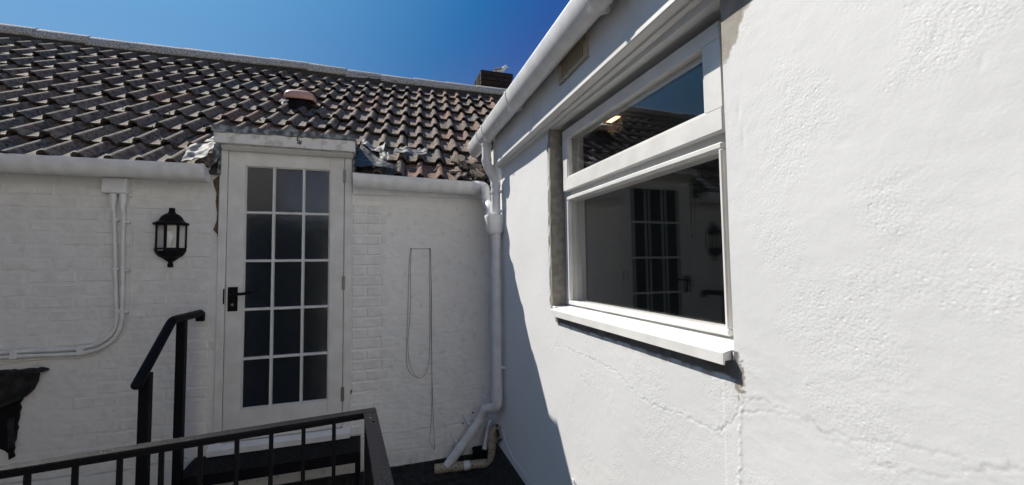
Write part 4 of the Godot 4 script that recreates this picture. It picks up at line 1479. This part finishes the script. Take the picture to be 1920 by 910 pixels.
# rounded-square rings stacked by height: [y, half x, half z]
func prism_loft(st: SurfaceTool, rings: Array, c: Vector3) -> void:
	var n := 24
	var all := []
	for r in rings:
		var ring := []
		for k in n:
			var a := TAU * k / n
			ring.append(c + Vector3(signf(cos(a)) * pow(absf(cos(a)), 0.5) * r[1], r[0], signf(sin(a)) * pow(absf(sin(a)), 0.5) * r[2]))
		all.append(ring)
	st.set_smooth_group(1)
	for i in all.size() - 1:
		for k in n:
			var m := (k + 1) % n
			var mid: Vector3 = (all[i][k] + all[i][m]) * 0.5
			face(st, [all[i][k], all[i][m], all[i + 1][m], all[i + 1][k]], mid - Vector3(c.x, mid.y, c.z))
	st.set_smooth_group(-1)
	face(st, all[-1], Vector3.DOWN)
	face(st, all[0], Vector3.UP)

# ------------------------------------------------------------------ step, handrail, railing
func build_step_and_rails() -> void:
	var st: SurfaceTool
	var n := thing("door_step", Vector3(-1.49, FLOOR, 0.15), "black steel tread step in front of the glazed door", "step")
	st = new_st()
	span(st, Vector3(-2.0, -0.086, 0.004), Vector3(-0.985, -0.072, 0.29), 0.002)
	obj("tread", st, M.iron, n)
	st = new_st()                        # raised lozenges of the chequer plate
	for i in 33:
		for j in 9:
			var c := Vector3(-1.98 + 0.03 * i + (0.015 if j % 2 else 0.0), -0.0716, 0.022 + 0.03 * j)
			box(st, c, Vector3(0.022, 0.004, 0.006), 0.0012, Basis(Vector3.UP, 0.75 if (i + j) % 2 else -0.75))
	var lz := obj("tread_pattern", st, M.iron, n)
	lz.set_meta("kind", "stuff")
	st = new_st()
	span(st, Vector3(-2.0, -0.140, 0.276), Vector3(-0.985, -0.0865, 0.290), 0.002)
	obj("nosing", st, M.iron, n)
	for x in [-1.985, -0.998]:
		for z in [0.02, 0.27]:
			st = new_st()
			span(st, Vector3(x - 0.013, FLOOR + 0.002, z - 0.013), Vector3(x + 0.013, -0.088, z + 0.0055), 0.002)
			obj("leg", st, M.iron, n)
	# handrail down beside the step
	n = thing("handrail", Vector3(-1.98, FLOOR, 0.5), "black iron handrail on two posts beside the door step", "handrail")
	st = new_st()
	var hr := rounded([Vector3(-1.98, 0.868, 0.045), Vector3(-1.98, 0.870, 0.43), Vector3(-1.98, 0.600, 0.775)], 0.03)
	tube(st, hr, 0.0235, 16)
	tube(st, [Vector3(-1.98, 0.604, 0.770), Vector3(-1.98, 0.594, 0.783), Vector3(-1.98, 0.588, 0.790)], [0.0235, 0.019, 0.006], 14)
	span(st, Vector3(-2.003, 0.815, 0.026), Vector3(-1.957, 0.874, 0.052), 0.004)
	obj("top_rail", st, M.iron, n)
	for p in [[0.305, 0.858], [0.690, 0.640]]:
		st = new_st()
		span(st, Vector3(-2.002, FLOOR + 0.002, p[0] - 0.022), Vector3(-1.958, p[1], p[0] + 0.022), 0.004)
		obj("post", st, M.iron, n)
	# railing round the stairwell
	n = thing("railing", Vector3(-0.904, FLOOR, 1.523), "black iron railing with square balusters in the foreground", "railing")
	var a := Vector3(-0.904, 0.60, 1.523)
	var d := Vector3(-0.998, 0, 0.122).normalized()
	var e := Vector3(0.0757, 0, 1.0).normalized()
	var low := Vector3(0, FLOOR + 0.10 - 0.60, 0)
	st = new_st()
	bar(st, a - d * 0.024 + Vector3(0, -0.005, 0), a + d * 2.0 + Vector3(0, -0.005, 0), 0.048, 0.010, Vector3.UP, 0.002)
	obj("top_rail", st, M.rail_top, n)
	st = new_st()
	bar(st, a + e * 0.0245 + Vector3(0, -0.0045, 0), a + e * 2.6 + Vector3(0, -0.0045, 0), 0.048, 0.010, Vector3.UP, 0.002)
	obj("top_rail", st, M.rail_top, n)
	st = new_st()
	bar(st, a + d * 0.02 + Vector3(0, -0.020, 0), a + d * 2.0 + Vector3(0, -0.020, 0), 0.020, 0.018, Vector3.UP, 0.002)
	bar(st, a + e * 0.02 + Vector3(0, -0.020, 0), a + e * 2.6 + Vector3(0, -0.020, 0), 0.020, 0.018, Vector3.UP, 0.002)
	obj("under_rail", st, M.iron, n)
	st = new_st()
	bar(st, a + d * 0.02 + low, a + d * 2.0 + low, 0.030, 0.010, Vector3.UP, 0.002)
	bar(st, a + e * 0.02 + low, a + e * 2.6 + low, 0.030, 0.010, Vector3.UP, 0.002)
	obj("bottom_rail", st, M.iron, n)
	st = new_st()
	bar(st, a + Vector3(0, FLOOR - 0.60 + 0.002, 0), a + Vector3(0, -0.012, 0), 0.036, 0.036, d, 0.003)
	obj("corner_post", st, M.iron, n)
	for k in 18:
		var p := a + d * (0.128 + 0.1027 * k)
		st = new_st()
		bar(st, p + low + Vector3(0, 0.005, 0), p + Vector3(0, -0.03, 0), 0.0135, 0.0135, d, 0.0015)
		obj("baluster", st, M.iron, n)
	for k in 24:
		var p := a + e * (0.11 + 0.1027 * k)
		st = new_st()
		bar(st, p + low + Vector3(0, 0.005, 0), p + Vector3(0, -0.03, 0), 0.0135, 0.0135, d, 0.0015)
		obj("baluster", st, M.iron, n)
	for q in [0.10, 0.135]:                # two bolts through the corner
		st = new_st()
		var c: Vector3 = a + e * q + Vector3(0.004 if q > 0.11 else -0.003, 0.0, 0)
		tube(st, [c, c + Vector3(0, 0.004, 0)], 0.0045, 6)
		obj("bolt", st, M.steel if q < 0.11 else M.black, n)

# ------------------------------------------------------------------ things fixed on the back wall
func build_wall_fittings() -> void:
	var st: SurfaceTool
	# lantern: half of an octagonal body on a back plate
	var c := Vector3(-2.165, 1.17, 0.004)
	var n := thing("wall_lantern", c, "black half lantern with four glass panes on the wall left of the door", "lantern")
	st = new_st()
	lathe(st, [[0.0, 0.395], [0.016, 0.393], [0.017, 0.366], [0.021, 0.364], [0.021, 0.358], [0.034, 0.352], [0.050, 0.340], [0.060, 0.326], [0.068, 0.308], [0.079, 0.298], [0.092, 0.293], [0.097, 0.290], [0.097, 0.281], [0.086, 0.276], [0.0, 0.276]], c, 24, -PI / 2, PI / 2)
	obj("roof", st, M.black, n)
	st = new_st()
	lathe(st, [[0.0, 0.128], [0.085, 0.128], [0.085, 0.108], [0.074, 0.086], [0.060, 0.070], [0.050, 0.066], [0.036, 0.054], [0.020, 0.040], [0.013, 0.038], [0.013, 0.026], [0.016, 0.024], [0.016, 0.003], [0.0, 0.0]], c, 8, -PI / 2, PI / 2, false)
	obj("base", st, M.black, n)
	st = new_st()
	prism(st, PackedVector2Array([Vector2(-0.08, 0.11), Vector2(0.08, 0.11), Vector2(0.08, 0.285), Vector2(0.05, 0.34), Vector2(-0.05, 0.34), Vector2(-0.08, 0.285)]), c + Vector3(0, 0, -0.006), Vector3.RIGHT, Vector3.UP, Vector3(0, 0, 0.008))
	obj("back_plate", st, M.bulb, n)
	for k in 5:
		var a := -PI / 2 + PI / 4 * k
		st = new_st()
		var p := c + Vector3(sin(a) * 0.081, 0, cos(a) * 0.081)
		box(st, p + Vector3(0, 0.203, 0), Vector3(0.016, 0.152, 0.008), 0.002, Basis(Vector3.UP, a))
		obj("bar", st, M.black, n)
	for k in 4:
		var a := -PI / 2 + PI / 4 * (k + 0.5)
		st = new_st()
		var p := c + Vector3(sin(a) * 0.0735, 0, cos(a) * 0.0735)
		box(st, p + Vector3(0, 0.202, 0), Vector3(0.052, 0.146, 0.002), 0.0, Basis(Vector3.UP, a))
		obj("pane", st, M.glass, n)
	st = new_st()
	lathe(st, [[0.014, 0.128], [0.014, 0.155], [0.020, 0.170], [0.029, 0.195], [0.029, 0.212], [0.020, 0.232], [0.0, 0.240]], c + Vector3(0.0, 0, 0.036), 16)
	obj("bulb", st, M.bulb, n)
	st = new_st()
	box(st, c + Vector3(-0.024, 0.113, 0.0815), Vector3(0.036, 0.010, 0.004), 0.001, Basis(Vector3.UP, -0.39))
	obj("badge", st, M.steel, n)
	# junction box and its two conduits
	n = thing("junction_box", Vector3(-2.453, 1.645, 0.02), "white plastic junction box under the left gutter", "junction box")
	st = new_st()
	span(st, Vector3(-2.518, 1.642, 0.0), Vector3(-2.392, 1.742, 0.052), 0.006)
	obj("lid", st, M.pvc, n)
	for x in [-2.478, -2.422]:
		st = new_st()
		lathe(st, [[0.019, 1.643], [0.019, 1.60], [0.012, 1.56], [0.011, 1.53]], Vector3(x + (0.010 if x < -2.45 else 0.004), 0, 0.022), 14)
		obj("gland", st, M.pvc, n)
	var runs := [
		[Vector2(-2.468, 1.60), Vector2(-2.463, 1.52), Vector2(-2.450, 1.25), Vector2(-2.437, 0.98), Vector2(-2.427, 0.86), Vector2(-2.437, 0.785), Vector2(-2.475, 0.730), Vector2(-2.540, 0.692), Vector2(-2.611, 0.680), Vector2(-2.894, 0.684), Vector2(-3.4, 0.684)],
		[Vector2(-2.418, 1.60), Vector2(-2.415, 1.52), Vector2(-2.411, 1.25), Vector2(-2.405, 0.98), Vector2(-2.402, 0.87), Vector2(-2.412, 0.775), Vector2(-2.455, 0.705), Vector2(-2.530, 0.662), Vector2(-2.610, 0.650), Vector2(-2.894, 0.657), Vector2(-3.4, 0.657)],
	]
	var what := ["inner of two white conduits curving from the junction box to the left", "outer of two white conduits curving from the junction box to the left"]
	for i in 2:
		n = thing("cable_conduit", Vector3(runs[i][5].x, runs[i][5].y, 0.015), what[i], "conduit", "white conduits on the left wall")
		st = new_st()
		var p := []
		for q in runs[i]:
			p.append(Vector3(q.x, q.y, 0.017))
		tube(st, rounded(p, 0.05, 4), 0.0115, 12)
		obj("conduit_tube", st, M.brick_paint, n)
		for y in [1.475, 1.165, 0.905]:
			st = new_st()
			var cx: float = (-2.460 + (1.475 - y) * 0.055) if i == 0 else (-2.412 + (1.475 - y) * 0.012)
			box(st, Vector3(cx + (-0.004 if i == 0 else 0.008), y - (0.012 if i else 0.0), 0.012), Vector3(0.044, 0.016, 0.026), 0.004)
			obj("saddle_clip", st, M.brick_paint, n)
		if i == 0:
			for x in [-2.60, -2.905]:
				st = new_st()
				box(st, Vector3(x, 0.672, 0.012), Vector3(0.034, 0.062, 0.036), 0.004)
				obj("saddle_clip", st, M.brick_paint, n)
	n = thing("painted_cable", Vector3(-2.45, 0.68, 0.005), "thin painted cable curving outside the two conduits", "cable")
	st = new_st()
	var pc := []
	for q in [[-2.372, 1.72], [-2.377, 1.52], [-2.372, 1.18], [-2.364, 0.908], [-2.380, 0.80], [-2.440, 0.70], [-2.532, 0.636], [-2.609, 0.622], [-2.833, 0.632], [-2.974, 0.616], [-3.4, 0.60]]:
		pc.append(Vector3(q[0], q[1], 0.004))
	tube(st, rounded(pc, 0.06, 4), 0.0050, 8)
	obj("flex", st, M.brick_paint, n)
	# twine looped over two nails
	n = thing("twine_loop", Vector3(-0.555, 1.29, 0.01), "thin twine looped over two nails on the wall, tail hanging low", "string")
	for x in [-0.628, -0.483]:
		st = new_st()
		tube(st, [Vector3(x, 1.290, 0.0), Vector3(x, 1.293, 0.026)], 0.0045, 8)
		obj("nail", st, M.twine, n)
	var loops := [
		[[-0.628, 1.296], [-0.555, 1.292], [-0.483, 1.296]],
		[[-0.630, 1.296], [-0.642, 1.18], [-0.645, 1.07], [-0.652, 0.787], [-0.660, 0.55], [-0.663, 0.42], [-0.640, 0.345], [-0.590, 0.305], [-0.545, 0.296], [-0.510, 0.335], [-0.489, 0.42], [-0.483, 0.60], [-0.485, 0.90], [-0.483, 1.29]],
		[[-0.624, 1.294], [-0.634, 1.10], [-0.628, 0.92], [-0.640, 0.70], [-0.655, 0.55], [-0.635, 0.40], [-0.600, 0.32], [-0.565, 0.300]],
		[[-0.480, 1.293], [-0.473, 1.10], [-0.474, 0.70], [-0.468, 0.20], [-0.472, -0.02], [-0.490, -0.20]],
		[[-0.478, 1.293], [-0.470, 0.90], [-0.470, 0.40], [-0.464, 0.10], [-0.455, -0.08], [-0.448, -0.27], [-0.458, -0.24], [-0.486, -0.20]],
	]
	for l in loops:
		st = new_st()
		var p := []
		for q in l:
			p.append(Vector3(q[0], q[1], 0.012 + 0.004 * sin(q[1] * 9.0)))
		tube(st, rounded(p, 0.08, 4), 0.0015, 6)
		obj("twine", st, M.twine, n)
	# loose screw holes with plugs left on the wall
	for q in [[-0.146, -0.115, "upper"], [-0.228, -0.19, "lower"]]:
		n = thing("wall_plug", Vector3(q[0], q[1] + 0.10, 0.0), "%s small dark empty screw plug above the diagonal pipe" % q[2], "wall plug", "empty wall plugs")
		st = new_st()
		lathe_z(st, Vector3(q[0], q[1] + 0.10, 0.002), 0.006, 0.008)
		obj("plug", st, M.black, n)
	# black felt hood fixed low on the left of the wall
	n = thing("felt_hood", Vector3(-2.95, 0.06, 0.0), "torn black felt hood hanging low on the wall at the left edge", "hood")
	st = new_st()
	var top := PackedVector2Array([Vector2(-3.6, 0.590), Vector2(-2.93, 0.582)])
	for k in 8:
		top.append(Vector2(-2.93 + 0.02 * k, 0.580 + rng.randf_range(-0.003, 0.004)))
	for p in [[-2.755, 0.574], [-2.752, 0.562], [-2.785, 0.553], [-2.80, 0.552], [-3.6, 0.552]]:
		top.append(Vector2(p[0], p[1]))
	prism(st, top, Vector3(0, 0, 0.0), Vector3.RIGHT, Vector3.UP, Vector3(0, 0, 0.05))
	obj("lip", st, M.felt, n)
	st = new_st()
	prism(st, PackedVector2Array([Vector2(-3.6, 0.5515), Vector2(-2.793, 0.5515), Vector2(-2.798, 0.50), Vector2(-2.815, 0.455), Vector2(-2.845, 0.42), Vector2(-2.872, 0.40), Vector2(-3.0, 0.35), Vector2(-3.6, 0.33)]), Vector3.ZERO, Vector3.RIGHT, Vector3.UP, Vector3(0, 0, 0.036))
	obj("apron", st, M.felt, n)
	st = new_st()
	var rag := PackedVector2Array([Vector2(-3.6, 0.42), Vector2(-2.868, 0.42)])
	for k in 14:
		rag.append(Vector2(-2.868 - 0.002 * k + rng.randf_range(-0.006, 0.006), 0.40 - 0.023 * k))
	for p in [[-2.886, 0.075], [-2.908, 0.062], [-2.912, 0.10], [-2.93, 0.12], [-2.965, 0.14], [-3.6, 0.16]]:
		rag.append(Vector2(p[0], p[1]))
	prism(st, rag, Vector3.ZERO, Vector3.RIGHT, Vector3.UP, Vector3(0, 0, 0.014))
	obj("backing_sheet", st, M.black, n)
	st = new_st()
	prism(st, PackedVector2Array([Vector2(-2.916, 0.30), Vector2(-2.890, 0.31), Vector2(-2.882, 0.14), Vector2(-2.906, 0.13)]), Vector3(0, 0, 0.0142), Vector3.RIGHT, Vector3.UP, Vector3(0, 0, 0.012))
	obj("torn_strip", st, M.felt, n)
	# lime hook low on the wing
	n = thing("wall_hook", Vector3(-0.01, 0.16, 1.49), "small white painted wire hook low on the rendered wing", "hook")
	st = new_st()
	tube(st, [Vector3(0.0, 0.150, 1.478), Vector3(-0.012, 0.163, 1.484), Vector3(-0.014, 0.166, 1.495), Vector3(-0.012, 0.158, 1.504), Vector3(-0.010, 0.140, 1.508)], 0.0025, 8)
	obj("wire", st, M.pvc, n)

# ------------------------------------------------------------------ gull on the chimney
func build_bird() -> void:
	var c := Vector3(0.872, 4.034, -2.50)
	var n := thing("seagull", c, "white gull with grey wing sitting on the brick chimney", "bird")
	var st := new_st()
	tube(st, [c + Vector3(-0.085, 0.035, 0), c + Vector3(-0.06, 0.04, 0), c + Vector3(-0.02, 0.045, 0), c + Vector3(0.03, 0.055, 0), c + Vector3(0.06, 0.085, 0), c + Vector3(0.082, 0.118, 0), c + Vector3(0.102, 0.132, 0), c + Vector3(0.122, 0.130, 0), c + Vector3(0.132, 0.126, 0)], [0.008, 0.028, 0.046, 0.046, 0.032, 0.024, 0.026, 0.019, 0.006], 14)
	obj("body", st, M.feather, n)
	st = new_st()
	tube(st, [c + Vector3(-0.12, 0.040, 0.032), c + Vector3(-0.06, 0.058, 0.036), c + Vector3(0.0, 0.070, 0.034), c + Vector3(0.045, 0.078, 0.024)], [0.004, 0.020, 0.026, 0.010], 10)
	obj("wing", st, M.wing, n)
	st = new_st()
	tube(st, [c + Vector3(0.128, 0.127, 0), c + Vector3(0.150, 0.122, 0), c + Vector3(0.160, 0.114, 0)], [0.007, 0.005, 0.001], 8)
	obj("beak", st, M.beak, n)
	for s in [-1.0, 1.0]:
		st = new_st()
		tube(st, [c + Vector3(0.0, 0.0, s * 0.015), c + Vector3(0.005, 0.02, s * 0.015)], 0.004, 6)
		obj("leg", st, M.beak, n)

# ------------------------------------------------------------------ unseen houses added behind the viewer and to the left to shape the light
func added_house(called: String, label: String, lo: Vector3, hi: Vector3, m: Material, front: Vector3, spots: Array) -> void:
	var n := thing(called, Vector3((lo.x + hi.x) * 0.5, lo.y, (lo.z + hi.z) * 0.5), label, "house")
	var st := new_st()
	span(st, lo, hi, 0.02)
	obj("wall", st, m, n)
	st = new_st()
	span(st, Vector3(lo.x - 0.08, hi.y, lo.z - 0.08), Vector3(hi.x + 0.08, hi.y + 0.10, hi.z + 0.08), 0.02)
	obj("parapet", st, M.cement, n)
	var along := front.cross(Vector3.UP).abs()
	for p in spots:                      # each window: frame and pane on the face that looks along «front»
		var w := group_part("window", n)
		var c: Vector3 = p
		st = new_st()
		for b in [[-0.56, 0.0, 0.08, 1.3], [0.56, 0.0, 0.08, 1.3], [0.0, 0.61, 1.04, 0.08], [0.0, -0.61, 1.04, 0.08]]:
			box(st, c + along * b[0] + Vector3.UP * b[1] + front * 0.03, along * b[2] + Vector3.UP * b[3] + front.abs() * 0.055, 0.006)
		obj("frame", st, M.upvc, w)
		st = new_st()
		box(st, c + front * 0.012, along * 1.04 + Vector3.UP * 1.14 + front.abs() * 0.016, 0.0)
		obj("pane", st, M.handle, w)

func build_added_houses() -> void:
	var white := mat(lin(0.82, 0.79, 0.73), 0.8)
	added_house("added_bounce_house", "added unseen white house behind the viewer to bounce light, right of the gap", Vector3(-1.75, -3.2, 6.6), Vector3(7.0, 6.6, 12.6), white, Vector3.FORWARD, [Vector3(0.8, 4.6, 6.6), Vector3(4.2, 4.6, 6.6), Vector3(4.2, -0.8, 6.6)])
	added_house("added_bounce_house", "added unseen white house behind the viewer to bounce light, left of the gap", Vector3(-13.0, -3.2, 6.6), Vector3(-3.9, 6.6, 12.6), white, Vector3.FORWARD, [Vector3(-6.4, 4.6, 6.6), Vector3(-10.0, 4.6, 6.6), Vector3(-8.0, -0.8, 6.6)])
	added_house("added_block_house", "added unseen dark brick house on the left, keeping light off the wing", Vector3(-11.0, -3.2, 1.2), Vector3(-5.6, 4.4, 6.6), mat(lin(0.12, 0.08, 0.065), 0.9), Vector3.RIGHT, [Vector3(-5.6, 2.4, 2.6), Vector3(-5.6, 2.4, 5.0)])
	# unseen dark foliage added in the gap for the door panes to reflect
	var n := thing("added_hedge", Vector3(-2.8, -3.2, 8.0), "added unseen dark evergreen screen in the gap, for the door panes to reflect", "added_hedge")
	var leaf := new_st()
	var r := RandomNumberGenerator.new()
	r.seed = 5
	leaf.set_smooth_group(-1)
	for i in 9000:
		var c := Vector3(r.randf_range(-3.88, -1.77), r.randf_range(-3.1, 2.35) + r.randf_range(0.0, 0.08), 7.75 + r.randf_range(-0.10, 0.10))
		var a := Vector3(r.randfn(), r.randfn(), r.randfn()).normalized()
		var b := a.cross(Vector3(r.randfn(), r.randfn(), r.randfn())).normalized()
		face(leaf, [c - a * 0.07, c + b * 0.035, c + a * 0.07, c - b * 0.035], Vector3.FORWARD)
	var lf := obj("foliage", leaf, mat(lin(0.030, 0.045, 0.020), 0.8), n)
	lf.set_meta("kind", "stuff")
	var core := new_st()
	span(core, Vector3(-3.88, -3.2, 7.85), Vector3(-1.77, 2.3, 8.6), 0.1)
	obj("core", core, mat(lin(0.012, 0.018, 0.010), 0.9), n)
